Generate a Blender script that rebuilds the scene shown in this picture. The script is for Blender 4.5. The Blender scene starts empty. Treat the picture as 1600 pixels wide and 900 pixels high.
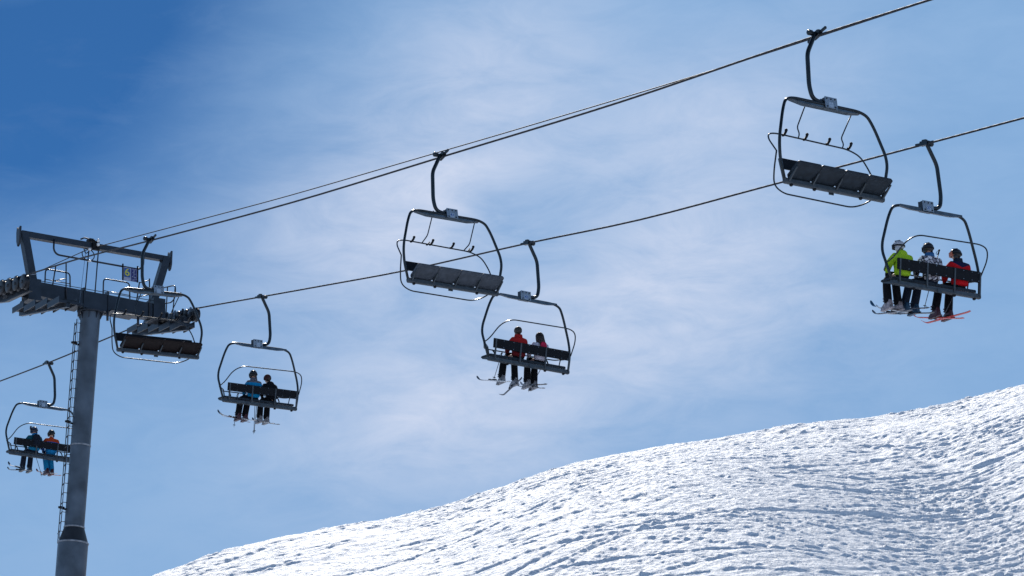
import bpy, math, random
import numpy as np
from mathutils import Vector, Matrix, Euler

random.seed(7)
S = 1.2                                   # metres per survey unit
scene = bpy.context.scene
COL = scene.collection

# ------------------------------------------------------------------ camera
cam_d = bpy.data.cameras.new('camera')
cam = bpy.data.objects.new('camera', cam_d)
COL.objects.link(cam)
cam_d.sensor_width = 36.0
cam_d.lens = 4735.55 / 1600.0 * 36.0
cam_d.clip_start = 0.5
cam_d.clip_end = 20000
cam.matrix_world = Matrix.Rotation(math.radians(90 + 17.9262), 4, 'X') @ Matrix.Rotation(math.radians(-2.1146), 4, 'Z')
scene.camera = cam

# ------------------------------------------------------------------ sun, sky, exposure
SUN_AZ, SUN_EL = math.radians(-5), math.radians(43)
sun_d = bpy.data.lights.new('sun', 'SUN')
sun_d.energy = 4.3
sun_d.angle = math.radians(0.5)
sun_d.color = (1.0, 0.95, 0.88)
sun = bpy.data.objects.new('sun', sun_d)
COL.objects.link(sun)
sv = Vector((math.sin(SUN_AZ) * math.cos(SUN_EL), math.cos(SUN_AZ) * math.cos(SUN_EL), math.sin(SUN_EL)))
sun.rotation_euler = sv.to_track_quat('Z', 'Y').to_euler()
sun.location = sv * 400

world = bpy.data.worlds.new('World')
scene.world = world
world.use_nodes = True
wt = world.node_tree
wt.nodes.clear()


def wn(kind, **kw):
    n = wt.nodes.new(kind)
    for k, v in kw.items():
        setattr(n, k, v)
    return n


def wl(a, b):
    wt.links.new(a, b)


def wmath(op, a, b=None, clamp=False):
    n = wn('ShaderNodeMath', operation=op)
    n.use_clamp = clamp
    for i, x in enumerate((a, b)):
        if x is None:
            continue
        if isinstance(x, (int, float)):
            n.inputs[i].default_value = x
        else:
            wl(x, n.inputs[i])
    return n.outputs[0]


sky = wn('ShaderNodeTexSky', sky_type='NISHITA')
sky.sun_disc = False
sky.sun_elevation = SUN_EL
sky.sun_rotation = SUN_AZ
sky.altitude = 2300
sky.air_density = 1.0
sky.dust_density = 0.4
sky.ozone_density = 3.0
tint = wn('ShaderNodeMix', data_type='RGBA', blend_type='MULTIPLY')
tint.inputs[0].default_value = 1.0
wl(sky.outputs[0], tint.inputs[6])
tint.inputs[7].default_value = (0.18, 0.44, 0.66, 1)
# thin cirrus: noise over the whole dome plus the three veils that hang over the slope
tc = wn('ShaderNodeTexCoord')
mp = wn('ShaderNodeMapping')
mp.inputs['Rotation'].default_value = (0, math.radians(38), 0)
mp.inputs['Scale'].default_value = (1.0, 1.0, 2.7)
wl(tc.outputs['Generated'], mp.inputs['Vector'])
nz = wn('ShaderNodeTexNoise')
nz.inputs['Scale'].default_value = 9.0
nz.inputs['Detail'].default_value = 9.0
nz.inputs['Roughness'].default_value = 0.55
nz.inputs['Distortion'].default_value = 0.5
wl(mp.outputs[0], nz.inputs['Vector'])
nz2 = wn('ShaderNodeTexNoise')
nz2.inputs['Scale'].default_value = 30.0
nz2.inputs['Detail'].default_value = 7.0
nz2.inputs['Roughness'].default_value = 0.66
nz2.inputs['Distortion'].default_value = 0.6
wl(mp.outputs[0], nz2.inputs['Vector'])


def veil(az, el, wa, we, tilt, gain):
    """soft bank of cirrus centred on a bearing and height, wa x we degrees across"""
    a, e = math.radians(az), math.radians(el)
    c = Vector((math.sin(a) * math.cos(e), math.cos(a) * math.cos(e), math.sin(e)))
    r = Vector((math.cos(a), -math.sin(a), 0))
    u = r.cross(c)
    t = math.radians(tilt)
    ax = (r * math.cos(t) + u * math.sin(t)) / math.radians(wa)
    ay = (u * math.cos(t) - r * math.sin(t)) / math.radians(we)
    outs = []
    for v in (ax, ay):
        d = wn('ShaderNodeVectorMath', operation='DOT_PRODUCT')
        wl(tc.outputs['Generated'], d.inputs[0])
        d.inputs[1].default_value = v
        o = wmath('SUBTRACT', d.outputs['Value'], v.dot(c))
        outs.append(wmath('MULTIPLY', o, o))
    q = wmath('ADD', outs[0], outs[1])
    q = wmath('MULTIPLY', q, -1.0)
    q = wmath('EXPONENT', q)
    return wmath('MULTIPLY', q, gain)


# (bearing, height, half width, half height, tilt, gain)
VEILS = [(-2.4, 19.3, 2.7, 1.7, 28, 0.56), (-0.2, 22.2, 2.3, 2.1, 40, 0.34), (3.6, 18.0, 3.0, 1.7, 14, 0.58),
         (-1.0, 15.7, 3.4, 1.8, 10, 0.55), (4.2, 20.8, 2.8, 1.5, 22, 0.34), (5.2, 16.3, 2.4, 1.3, 12, 0.18)]
acc = None
for v in VEILS:
    o = veil(*v)
    acc = o if acc is None else wmath('ADD', acc, o)
cov = wmath('MULTIPLY', wmath('SUBTRACT', nz.outputs['Fac'], 0.45), 1.1)
fine = wmath('MULTIPLY', wmath('SUBTRACT', nz2.outputs['Fac'], 0.5), 0.8)
cov = wmath('ADD', cov, fine)
mod = wmath('ADD', wmath('MULTIPLY', cov, 2.3), 1.1)
mask = wmath('ADD', wmath('MULTIPLY', acc, mod), wmath('MULTIPLY', cov, 0.13))
mask = wmath('MINIMUM', wmath('MAXIMUM', mask, 0.0), 0.95)
# pale high haze everywhere except one clear gap up on the left
gap = wmath('ADD', veil(-10.8, 21.4, 5.4, 3.5, -10, 1.0), veil(-6.2, 24.2, 3.6, 2.0, 30, 0.62))
hz = wmath('SUBTRACT', 0.96, gap)
hz = wmath('ADD', hz, wmath('MULTIPLY', cov, 0.22))
sepz = wn('ShaderNodeSeparateXYZ')
wl(tc.outputs['Generated'], sepz.inputs[0])
thin = wmath('MULTIPLY', wmath('SUBTRACT', 0.80, sepz.outputs['Z']), 2.7, True)      # the haze thins towards the zenith
hz = wmath('MULTIPLY', wmath('MINIMUM', wmath('MAXIMUM', hz, 0.0), 1.0), thin)
hm = wn('ShaderNodeMix', data_type='RGBA')
wl(hz, hm.inputs[0])
wl(tint.outputs[2], hm.inputs[6])
hm.inputs[7].default_value = (2.5, 4.35, 7.15, 1)
cm = wn('ShaderNodeMix', data_type='RGBA')
wl(mask, cm.inputs[0])
wl(hm.outputs[2], cm.inputs[6])
cm.inputs[7].default_value = (6.2, 6.95, 8.7, 1)
bg = wn('ShaderNodeBackground')
bg.inputs['Strength'].default_value = 0.10
wl(cm.outputs[2], bg.inputs['Color'])
wo = wn('ShaderNodeOutputWorld')
wl(bg.outputs[0], wo.inputs['Surface'])

scene.view_settings.view_transform = 'Standard'
scene.view_settings.look = 'None'
scene.view_settings.exposure = 0.0
scene.view_settings.gamma = 1.0
scene.view_settings.use_curve_mapping = False
scene.cycles.max_bounces = 8
scene.cycles.diffuse_bounces = 4


# ------------------------------------------------------------------ materials
def mat(name, color, rough=0.5, metal=0.0, noise=None, bump=None, spec=None):
    """noise = (scale, amount) value mottling; bump = (scale, distance)"""
    m = bpy.data.materials.new(name)
    m.use_nodes = True
    nt = m.node_tree
    b = nt.nodes['Principled BSDF']
    b.inputs['Base Color'].default_value = (*color, 1)
    b.inputs['Roughness'].default_value = rough
    b.inputs['Metallic'].default_value = metal
    if spec is not None:
        b.inputs['Specular IOR Level'].default_value = spec
    t = nt.nodes.new('ShaderNodeTexCoord')
    if noise:
        n = nt.nodes.new('ShaderNodeTexNoise')
        n.inputs['Scale'].default_value = noise[0]
        n.inputs['Detail'].default_value = 6
        nt.links.new(t.outputs['Object'], n.inputs['Vector'])
        r = nt.nodes.new('ShaderNodeValToRGB')
        a = noise[1]
        r.color_ramp.elements[0].position = 0.3
        r.color_ramp.elements[1].position = 0.7
        r.color_ramp.elements[0].color = (*[max(0, c * (1 - a)) for c in color], 1)
        r.color_ramp.elements[1].color = (*[min(1, c * (1 + a)) for c in color], 1)
        nt.links.new(n.outputs['Fac'], r.inputs['Fac'])
        nt.links.new(r.outputs['Color'], b.inputs['Base Color'])
        rr = nt.nodes.new('ShaderNodeMapRange')
        rr.inputs['To Min'].default_value = max(0.05, rough - 0.12)
        rr.inputs['To Max'].default_value = min(1, rough + 0.12)
        nt.links.new(n.outputs['Fac'], rr.inputs['Value'])
        nt.links.new(rr.outputs[0], b.inputs['Roughness'])
    if bump:
        n = nt.nodes.new('ShaderNodeTexNoise')
        n.inputs['Scale'].default_value = bump[0]
        n.inputs['Detail'].default_value = 4
        nt.links.new(t.outputs['Object'], n.inputs['Vector'])
        bp = nt.nodes.new('ShaderNodeBump')
        bp.inputs['Strength'].default_value = 1.0
        bp.inputs['Distance'].default_value = bump[1]
        nt.links.new(n.outputs['Fac'], bp.inputs['Height'])
        nt.links.new(bp.outputs[0], b.inputs['Normal'])
    return m


def banded(name, stops, rough=0.75, axis='Z', wob=0.03):
    """cloth cut from several colours: stops = [(height in metres, colour) ...] from the bottom up"""
    m = mat(name, stops[0][1], rough, bump=(9, 0.02), spec=0.1)
    nt = m.node_tree
    b = nt.nodes['Principled BSDF']
    t = nt.nodes.new('ShaderNodeTexCoord')
    s = nt.nodes.new('ShaderNodeSeparateXYZ')
    nt.links.new(t.outputs['Object'], s.inputs[0])
    a = nt.nodes.new('ShaderNodeMath')
    a.operation = 'ABSOLUTE'
    nt.links.new(s.outputs['X'], a.inputs[0])
    d = nt.nodes.new('ShaderNodeMath')
    d.operation = 'MULTIPLY_ADD'
    nt.links.new(a.outputs[0], d.inputs[0])
    d.inputs[1].default_value = wob
    nt.links.new(s.outputs[axis], d.inputs[2])
    r = nt.nodes.new('ShaderNodeValToRGB')
    r.color_ramp.interpolation = 'CONSTANT'
    while len(r.color_ramp.elements) < len(stops):
        r.color_ramp.elements.new(0.5)
    for e, (p, c) in zip(r.color_ramp.elements, stops):
        e.position = max(0, p)
        e.color = (*c, 1)
    nt.links.new(d.outputs[0], r.inputs['Fac'])
    nt.links.new(r.outputs['Color'], b.inputs['Base Color'])
    return m


M = {}
M['frame'] = mat('painted_steel', (0.018, 0.026, 0.033), 0.27, 0.6, noise=(6, 0.2))
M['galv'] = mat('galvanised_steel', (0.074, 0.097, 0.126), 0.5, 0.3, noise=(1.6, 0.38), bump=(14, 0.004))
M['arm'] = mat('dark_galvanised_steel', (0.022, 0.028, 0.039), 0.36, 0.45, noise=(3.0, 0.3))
M['plate'] = mat('zinc_plate', (0.17, 0.22, 0.28), 0.42, 0.3, noise=(20, 0.25))
M['spread'] = mat('zinc_channel', (0.06, 0.085, 0.11), 0.36, 0.5, noise=(7, 0.4))
M['seat'] = mat('black_plastic', (0.019, 0.027, 0.037), 0.5, noise=(9, 0.3), spec=0.12)
M['back'] = mat('black_backrest_plastic', (0.006, 0.007, 0.010), 0.5, noise=(9, 0.3), spec=0.12)
M['seat_grey'] = mat('worn_grey_plastic', (0.055, 0.066, 0.084), 0.5, noise=(9, 0.25), spec=0.15)
M['seat_brown'] = mat('worn_brown_plastic', (0.012, 0.008, 0.008), 0.5, noise=(9, 0.3), spec=0.12)
M['rubber'] = mat('black_rubber', (0.008, 0.008, 0.010), 0.6, spec=0.2)
M['rail'] = mat('worn_steel', (0.040, 0.052, 0.064), 0.42, 0.3, noise=(8, 0.3))
M['rope'] = mat('steel_rope', (0.022, 0.022, 0.026), 0.55, 0.0, spec=0.25)
M['wire'] = mat('black_cable', (0.015, 0.015, 0.018), 0.6, spec=0.2)
M['collar'] = mat('bitumen_paint', (0.012, 0.014, 0.018), 0.5, noise=(5, 0.5))
M['weld'] = mat('frosted_weld', (0.22, 0.24, 0.27), 0.7, noise=(9, 0.4), bump=(16, 0.02))
M['white'] = mat('white_enamel', (0.78, 0.78, 0.78), 0.4)
M['wheel'] = mat('sheave_steel', (0.025, 0.026, 0.030), 0.42, 0.5, noise=(12, 0.3))
M['sticker'] = mat('pale_sticker', (0.26, 0.34, 0.44), 0.5)
M['ink'] = mat('blue_ink', (0.02, 0.08, 0.28), 0.5)
M['sign_blue'] = mat('sign_blue', (0.015, 0.07, 0.25), 0.4)
M['sign_navy'] = mat('sign_navy', (0.012, 0.014, 0.12), 0.4)
M['sign_grey'] = mat('sign_grey', (0.32, 0.34, 0.45), 0.5)
M['sign_yellow'] = mat('sign_yellow', (0.48, 0.45, 0.06), 0.5)
M['skin'] = mat('skin', (0.55, 0.33, 0.24), 0.55)
M['hair'] = mat('dark_hair', (0.022, 0.012, 0.009), 0.55, bump=(60, 0.01))
M['pole'] = mat('pole_alloy', (0.10, 0.10, 0.11), 0.35, 0.6)

# rope lay: fine diagonal twist in the bump
nt = M['rope'].node_tree
t_ = nt.nodes.new('ShaderNodeTexCoord')
w_ = nt.nodes.new('ShaderNodeTexWave')
w_.wave_type = 'BANDS'
w_.bands_direction = 'DIAGONAL'
w_.inputs['Scale'].default_value = 5.0
nt.links.new(t_.outputs['Object'], w_.inputs['Vector'])
b_ = nt.nodes.new('ShaderNodeBump')
b_.inputs['Distance'].default_value = 0.0012
nt.links.new(w_.outputs['Fac'], b_.inputs['Height'])
nt.links.new(b_.outputs[0], nt.nodes['Principled BSDF'].inputs['Normal'])


# ------------------------------------------------------------------ mesh helpers
class MB:
    """collects vertices and faces; build() links them as one mesh object"""

    def __init__(self, k=1.0):
        self.v, self.f, self.sm, self.k = [], [], [], k

    def add(self, vs, fs, smooth=False):
        o = len(self.v)
        self.v += [tuple(float(c) * self.k for c in p) for p in vs]
        self.f += [tuple(i + o for i in f) for f in fs]
        self.sm += [smooth] * len(fs)
        return self

    def hexa(self, p):
        """8 corners: bottom ring 0-3, top ring 4-7"""
        return self.add(p, [(3, 2, 1, 0), (4, 5, 6, 7), (0, 1, 5, 4), (1, 2, 6, 5), (2, 3, 7, 6), (3, 0, 4, 7)])

    def box(self, x0, x1, y0, y1, z0, z1, b=0.0):
        if b <= 0:
            return self.hexa([(x0, y0, z0), (x1, y0, z0), (x1, y1, z0), (x0, y1, z0),
                              (x0, y0, z1), (x1, y0, z1), (x1, y1, z1), (x0, y1, z1)])
        # chamfered along its longest axis edges: octagonal section in the two shorter axes
        d = [x1 - x0, y1 - y0, z1 - z0]
        ax = d.index(max(d))
        lo, hi = [x0, y0, z0], [x1, y1, z1]
        i, j = [k for k in range(3) if k != ax]
        ring = [(lo[i] + b, lo[j]), (hi[i] - b, lo[j]), (hi[i], lo[j] + b), (hi[i], hi[j] - b),
                (hi[i] - b, hi[j]), (lo[i] + b, hi[j]), (lo[i], hi[j] - b), (lo[i], lo[j] + b)]
        vs = []
        ci, cj = (lo[i] + hi[i]) / 2, (lo[j] + hi[j]) / 2
        for a, sc in ((lo[ax], 0.0), (lo[ax] + b, 1.0), (hi[ax] - b, 1.0), (hi[ax], 0.0)):
            for (p, q) in ring:
                w = [0, 0, 0]
                w[ax] = a
                if sc == 0:
                    p, q = ci + (p - ci) * (1 - 2 * b / max(d[i], 1e-6)), cj + (q - cj) * (1 - 2 * b / max(d[j], 1e-6))
                w[i], w[j] = p, q
                vs.append(w)
        fs = []
        for r in range(3):
            for k in range(8):
                fs.append((r * 8 + k, r * 8 + (k + 1) % 8, r * 8 + 8 + (k + 1) % 8, r * 8 + 8 + k))
        fs += [tuple(range(7, -1, -1)), tuple(range(24, 32))]
        return self.add(vs, fs)

    def bar(self, p, q, w, h, up=(0, 0, 1)):
        """rectangular bar from p to q, w wide, h high"""
        p, q, up = Vector(p), Vector(q), Vector(up)
        a = (q - p).normalized()
        s = a.cross(up)
        if s.length < 1e-4:
            s = a.cross(Vector((0, 1, 0)))
        s.normalize()
        u = s.cross(a).normalized()
        s, u = s * w / 2, u * h / 2
        return self.hexa([p - s - u, p + s - u, q + s - u, q - s - u, p - s + u, p + s + u, q + s + u, q - s + u])

    def tube(self, pts, r, n=8, cap=True, r2=None):
        pts = [Vector(p) for p in pts]
        m = len(pts)
        rr = [r] * m if r2 is None else [r + (r2 - r) * i / (m - 1) for i in range(m)]
        if isinstance(r, (list, tuple)):
            rr = list(r)
        tg = []
        for i in range(m):
            a = pts[max(0, i - 1)]
            b = pts[min(m - 1, i + 1)]
            tg.append((b - a).normalized())
        nrm = tg[0].orthogonal().normalized()
        vs, fs = [], []
        for i in range(m):
            nrm = (nrm - tg[i] * nrm.dot(tg[i])).normalized()
            bn = tg[i].cross(nrm)
            for k in range(n):
                a = 2 * math.pi * k / n
                vs.append(pts[i] + (nrm * math.cos(a) + bn * math.sin(a)) * rr[i])
        for i in range(m - 1):
            for k in range(n):
                fs.append((i * n + k, i * n + (k + 1) % n, (i + 1) * n + (k + 1) % n, (i + 1) * n + k))
        self.add(vs, fs, True)
        if cap:
            o = len(self.v) - len(vs)
            self.f += [tuple(o + k for k in range(n - 1, -1, -1)), tuple(o + (m - 1) * n + k for k in range(n))]
            self.sm += [False, False]
        return self

    def lathe(self, c, axis, prof, n=20):
        """prof = [(radius, along)...] turned about axis through c"""
        c, axis = Vector(c), Vector(axis).normalized()
        s = axis.orthogonal().normalized()
        t = axis.cross(s)
        vs, fs = [], []
        for (r, h) in prof:
            for k in range(n):
                a = 2 * math.pi * k / n
                vs.append(c + axis * h + (s * math.cos(a) + t * math.sin(a)) * r)
        for i in range(len(prof) - 1):
            for k in range(n):
                fs.append((i * n + k, i * n + (k + 1) % n, (i + 1) * n + (k + 1) % n, (i + 1) * n + k))
        self.add(vs, fs, True)
        o = len(self.v) - len(vs)
        self.f += [tuple(o + k for k in range(n - 1, -1, -1)), tuple(o + (len(prof) - 1) * n + k for k in range(n))]
        self.sm += [False, False]
        return self

    def ball(self, c, r, n=12, m=8, cut=None):
        rx, ry, rz = (r, r, r) if not isinstance(r, (tuple, list)) else r
        prof = []
        vs, fs = [], []
        for i in range(m + 1):
            th = math.pi * i / m
            for k in range(n):
                a = 2 * math.pi * k / n
                vs.append((c[0] + rx * math.sin(th) * math.cos(a), c[1] + ry * math.sin(th) * math.sin(a), c[2] - rz * math.cos(th)))
        for i in range(m):
            for k in range(n):
                fs.append((i * n + k, i * n + (k + 1) % n, (i + 1) * n + (k + 1) % n, (i + 1) * n + k))
        if cut is not None:
            fs = [f for f in fs if sum(cut(vs[i]) for i in f) / 4 > 0]
        return self.add(vs, fs, True)

    def mesh(self, name, m):
        me = bpy.data.meshes.new(name)
        me.from_pydata(self.v, [], self.f)
        me.polygons.foreach_set('use_smooth', self.sm)
        me.materials.append(m)
        me.update()
        return me

    def build(self, name, m, parent=None):
        o = bpy.data.objects.new(name, self.mesh(name, m))
        COL.objects.link(o)
        if parent is not None:
            o.parent = parent
        return o


def rounded(pts, rad, n=5):
    """polyline with its corners turned into arcs"""
    pts = [Vector(p) for p in pts]
    out = [pts[0]]
    for i in range(1, len(pts) - 1):
        a, b, c = pts[i - 1], pts[i], pts[i + 1]
        R = rad[i] if isinstance(rad, dict) and i in rad else (rad if not isinstance(rad, dict) else rad.get('d', 0.05))
        d1 = min(R, (a - b).length * 0.48)
        d2 = min(R, (c - b).length * 0.48)
        p, q = b + (a - b).normalized() * d1, b + (c - b).normalized() * d2
        for k in range(n + 1):
            t = k / n
            out.append(p * (1 - t) ** 2 + b * 2 * t * (1 - t) + q * t * t)
    out.append(pts[-1])
    return out


def tag(o, label=None, cat=None, group=None, kind=None):
    if label:
        o['label'] = label
    if cat:
        o['category'] = cat
    if group:
        o['group'] = group
    if kind:
        o['kind'] = kind
    return o


def empty(name, label, cat, group=None):
    o = bpy.data.objects.new(name, None)
    COL.objects.link(o)
    o.empty_display_size = 0.2
    return tag(o, label, cat, group)


def copy_tree(o, parent=None):
    c = o.copy()
    COL.objects.link(c)
    c.parent = parent
    if o.parent is not None:
        c.matrix_parent_inverse = o.matrix_parent_inverse
    for ch in list(o.children):
        copy_tree(ch, c)
    return c


def text_mesh(name, body, size, m, parent, mw):
    """lettering as a flat mesh; mw places its XY plane"""
    cu = bpy.data.curves.new(name, 'FONT')
    cu.body = body
    cu.size = size
    cu.align_x = 'CENTER'
    cu.align_y = 'CENTER'
    cu.offset = size * 0.012
    cu.extrude = 0.002
    tmp = bpy.data.objects.new('tmp', cu)
    COL.objects.link(tmp)
    me = bpy.data.meshes.new_from_object(tmp.evaluated_get(bpy.context.evaluated_depsgraph_get()))
    bpy.data.objects.remove(tmp)
    me.transform(mw)
    me.materials.clear()
    me.materials.append(m)
    me.name = name
    o = bpy.data.objects.new(name, me)
    COL.objects.link(o)
    o.parent = parent
    return o


# ------------------------------------------------------------------ the line: survey frame
PSI = math.radians(34.0764)
DV = Vector((-math.sin(PSI), math.cos(PSI), 0))      # up the line
LV = Vector((math.cos(PSI), math.sin(PSI), 0))       # across the line
OX, OY = 22.2593, 21.4979
GAUGE = 4.9124


def W(lat, t, z):
    """survey point (metres): lat across, t along, z up, all in survey units"""
    return Vector((OX + DV.x * t + LV.x * lat, OY + DV.y * t + LV.y * lat, z)) * S


# ------------------------------------------------------------------ the snow slope
def hash2(ix, iy, seed):
    h = (ix.astype(np.int64) * 374761393 + iy.astype(np.int64) * 668265263 + seed * 974634533) & 0x7fffffff
    h = ((h ^ (h >> 13)) * 1274126177) & 0x7fffffff
    h = h ^ (h >> 16)
    return (h & 0xffff) / 65535.0


def vnoise(x, y, seed):
    ix, iy = np.floor(x), np.floor(y)
    fx, fy = x - ix, y - iy
    fx = fx * fx * (3 - 2 * fx)
    fy = fy * fy * (3 - 2 * fy)
    a, b = hash2(ix, iy, seed), hash2(ix + 1, iy, seed)
    c, d = hash2(ix, iy + 1, seed), hash2(ix + 1, iy + 1, seed)
    return (a + (b - a) * fx) * (1 - fy) + (c + (d - c) * fx) * fy


def sstep(a, b, x):
    t = np.clip((x - a) / (b - a), 0, 1)
    return t * t * (3 - 2 * t)


CREST = [(-180, .05), (-90, .07), (-45, .11), (-20, .175), (-12, .2030), (-9.97, .2040), (-7.08, .2234), (-5.74, .2308),
         (-4.13, .2378), (-2.15, .2422), (-0.65, .2497), (0.62, .2575), (2.38, .2636), (4.26, .2675), (6.14, .2698),
         (7.38, .2710), (8.63, .2737), (9.87, .2773), (13, .285), (25, .30), (50, .22), (90, .12), (180, .05)]
RC = 122.0


def slope_base(az, r):
    """height of the hill at bearing az (degrees) and range r (metres), before the ruts"""
    k = np.array(CREST)
    Tc = np.interp(az, k[:, 0], k[:, 1])
    Tc = (np.interp(az - .5, k[:, 0], k[:, 1]) + np.interp(az + .5, k[:, 0], k[:, 1]) + Tc) / 3
    rc = RC + 6 * np.sin(np.radians(az) * 14) + 0.5 * az
    T = Tc - .072 * (np.maximum(rc - r, 0) / 45) ** 1.55 * (Tc / .26)
    inside = T * r
    beyond_d = np.maximum(r - rc, 0)
    out = Tc * rc + Tc * 28 * (1 - np.exp(-beyond_d / 28)) - 0.05 * np.minimum(beyond_d, 500) * (beyond_d > 0)
    z = np.where(r < rc, inside, out)
    w = sstep(4, 40, r)
    return -1.7 * (1 - w) + z * w


def ruts(x, y):
    """ski ruts, chopped clods and moguls (metres)"""
    wx = x + 2.2 * (vnoise(x / 11, y / 11, 1) - .5)
    wy = y + 4.0 * (vnoise(x / 13, y / 13, 2) - .5)
    h = 0.42 * (vnoise(x / 9, y / 16, 3) - .5) + 0.22 * (vnoise(x / 4.2, y / 9, 4) - .5)
    h += 0.09 * (vnoise(x / 1.6, y / 3.4, 18) - .5)
    for k, (deg, lu, lv, amp, seed) in enumerate([(38, 6.5, .42, .055, 5), (52, 5.0, .32, .045, 6), (-10, 7.5, .32, .055, 7),
                                                  (22, 8.0, .6, .075, 8), (66, 4.5, .3, .035, 9), (4, 5.5, .26, .048, 21), (30, 2.0, .20, .032, 22)]):
        a = math.radians(deg)
        u = wx * math.cos(a) + wy * math.sin(a)
        v = -wx * math.sin(a) + wy * math.cos(a)
        n = vnoise(u / lu, v / lv, seed) * .6 + vnoise(u / lu * 2.3, v / lv * 2.1, seed + 40) * .4
        if k == 2 or k == 5:
            m = sstep(.36, .60, vnoise(x / 15, y / 14, 60 + k) + .022 * (x - 9))
        else:
            m = sstep(.32, .60, vnoise(x / 9, y / 16, 60 + k))
        h += amp * m * ((1 - np.abs(2 * n - 1)) ** 1.3 - .45)
    # scarps cut by ski edges: a quick rise, then a slow fall away; wind packed patches stay smoother
    pack = .18 + .85 * sstep(.32, .68, .6 * vnoise(x / 7, y / 12, 110) + .4 * vnoise(x / 2.6, y / 5, 111))
    for k, (deg, w, lu, amp, seed) in enumerate([(36, .72, 5.5, .062, 70), (22, .55, 7.0, .056, 71), (48, .95, 4.5, .07, 72), (-14, .46, 10.0, .062, 73), (4, .38, 8.0, .052, 74),
                                                 (30, .32, 4.0, .042, 75), (14, .27, 4.5, .036, 76), (40, .22, 2.6, .028, 77), (-6, .25, 6.0, .032, 78)]):
        a = math.radians(deg)
        u = wx * math.cos(a) + wy * math.sin(a)
        v = -wx * math.sin(a) + wy * math.cos(a)
        ph = v / w + 2.0 * vnoise(u / lu, v / (w * 2.6), seed) + .6 * vnoise(u / lu * 2.7, v / (w * 1.1), seed + 9) + .14 * vnoise(u / .5, v / .3, seed + 12)
        row = np.floor(ph)
        fr = ph - row
        st = np.where(fr < .12, fr / .12, 1 - (fr - .12) / .88)
        m = sstep(.40, .60, vnoise(u / (lu * .55) + row * 7.31, row * 3.7 + v * .02, seed + 20))
        if k in (3, 4, 8):
            m = m * sstep(.34, .60, vnoise(x / 14, y / 13, 60 + k) + .024 * (x - 8))
        else:
            m = m * sstep(.28, .52, vnoise(x / 10, y / 15, 90 + k))
        h += amp * m * (st - .4) * pack
    # single long tracks carved across the face
    rt = random.Random(11)
    for k in range(90):
        cx, cy = rt.uniform(-14, 20), rt.uniform(78, 118)
        a = math.radians(rt.choice((rt.gauss(34, 10), rt.gauss(18, 8), rt.gauss(-12, 8) if cx > 6 else rt.gauss(50, 10))))
        L, cv = rt.uniform(4, 13), rt.uniform(-.018, .018)
        u = (x - cx) * math.cos(a) + (y - cy) * math.sin(a)
        v = -(x - cx) * math.sin(a) + (y - cy) * math.cos(a) - cv * u * u
        wd = rt.uniform(.07, .16)
        en = np.exp(-(u / L) ** 4)
        h += en * rt.uniform(.35, .85) * (.055 * np.exp(-((v - wd * 1.5) / wd) ** 2) - .075 * np.exp(-(v / wd) ** 2))
    c = sstep(.55, .82, vnoise(x / 4, y / 9, 30))
    f = 0.5 * vnoise(x / .8, y / 1.3, 31) + .3 * vnoise(x / .36, y / .6, 32) + .2 * vnoise(x / .18, y / .3, 33)
    h += (.006 + .12 * c) * (sstep(.46, .75, f) - .3)
    h += .016 * (vnoise(x / .22, y / .4, 34) - .5) + .010 * (vnoise(x / .10, y / .18, 35) - .5)
    # broad swell whose right flank turns away from the sun
    h += 1.9 * np.exp(-((x - 6.0) / 7.5) ** 2 - ((y - 96) / 17) ** 2) - .7 * np.exp(-((x - 16.5) / 4.5) ** 2 - ((y - 98) / 14) ** 2)
    return h


az = np.concatenate([np.arange(-180, -15, 5.0), np.arange(-15, -10.6, .4), np.linspace(-10.6, 10.6, 1300),
                     np.arange(11, 15.1, .4), np.arange(20, 180.1, 5.0)])
rr_ = np.concatenate([[.1, 2, 5, 9, 14, 20, 27, 35, 44, 53, 60, 64, 67], np.linspace(69, 133, 1050),
                      [136, 139, 143, 150, 160, 175, 200, 240, 300, 400, 600, 900, 1500, 3000, 6000]])
AZ, RR = np.meshgrid(az, rr_)
X, Y = RR * np.sin(np.radians(AZ)), RR * np.cos(np.radians(AZ))
Zg = slope_base(AZ, RR)
fade = sstep(60, 68, RR) * (1 - sstep(134, 150, RR)) * (np.abs(AZ) < 15)
Zg = Zg + ruts(X, Y) * fade
nr, na = AZ.shape
verts = np.stack([X, Y, Zg], -1).reshape(-1, 3)
idx = np.arange(nr * na).reshape(nr, na)
quads = np.stack([idx[:-1, :-1], idx[:-1, 1:], idx[1:, 1:], idx[1:, :-1]], -1).reshape(-1, 4)
me = bpy.data.meshes.new('snow_slope')
me.vertices.add(len(verts))
me.vertices.foreach_set('co', verts.ravel())
me.loops.add(quads.size)
me.loops.foreach_set('vertex_index', quads.ravel().astype(np.int32))
me.polygons.add(len(quads))
me.polygons.foreach_set('loop_start', np.arange(0, quads.size, 4, dtype=np.int32))
me.update(calc_edges=True)
me.polygons.foreach_set('use_smooth', np.ones(len(quads), bool))
snow = mat('snow', (0.82, 0.845, 0.885), 0.62, spec=0.3)
nt = snow.node_tree
t_ = nt.nodes.new('ShaderNodeTexCoord')
prev = None
for sc_, dist in ((5.0, .09), (14.0, .045), (40.0, .018)):
    n_ = nt.nodes.new('ShaderNodeTexNoise')
    n_.inputs['Scale'].default_value = sc_
    n_.inputs['Detail'].default_value = 4
    nt.links.new(t_.outputs['Object'], n_.inputs['Vector'])
    b_ = nt.nodes.new('ShaderNodeBump')
    b_.inputs['Distance'].default_value = dist
    nt.links.new(n_.outputs['Fac'], b_.inputs['Height'])
    if prev is not None:
        nt.links.new(prev.outputs[0], b_.inputs['Normal'])
    prev = b_
nt.links.new(prev.outputs[0], nt.nodes['Principled BSDF'].inputs['Normal'])
me.materials.append(snow)
slope = bpy.data.objects.new('snow_slope', me)
COL.objects.link(slope)
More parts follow.
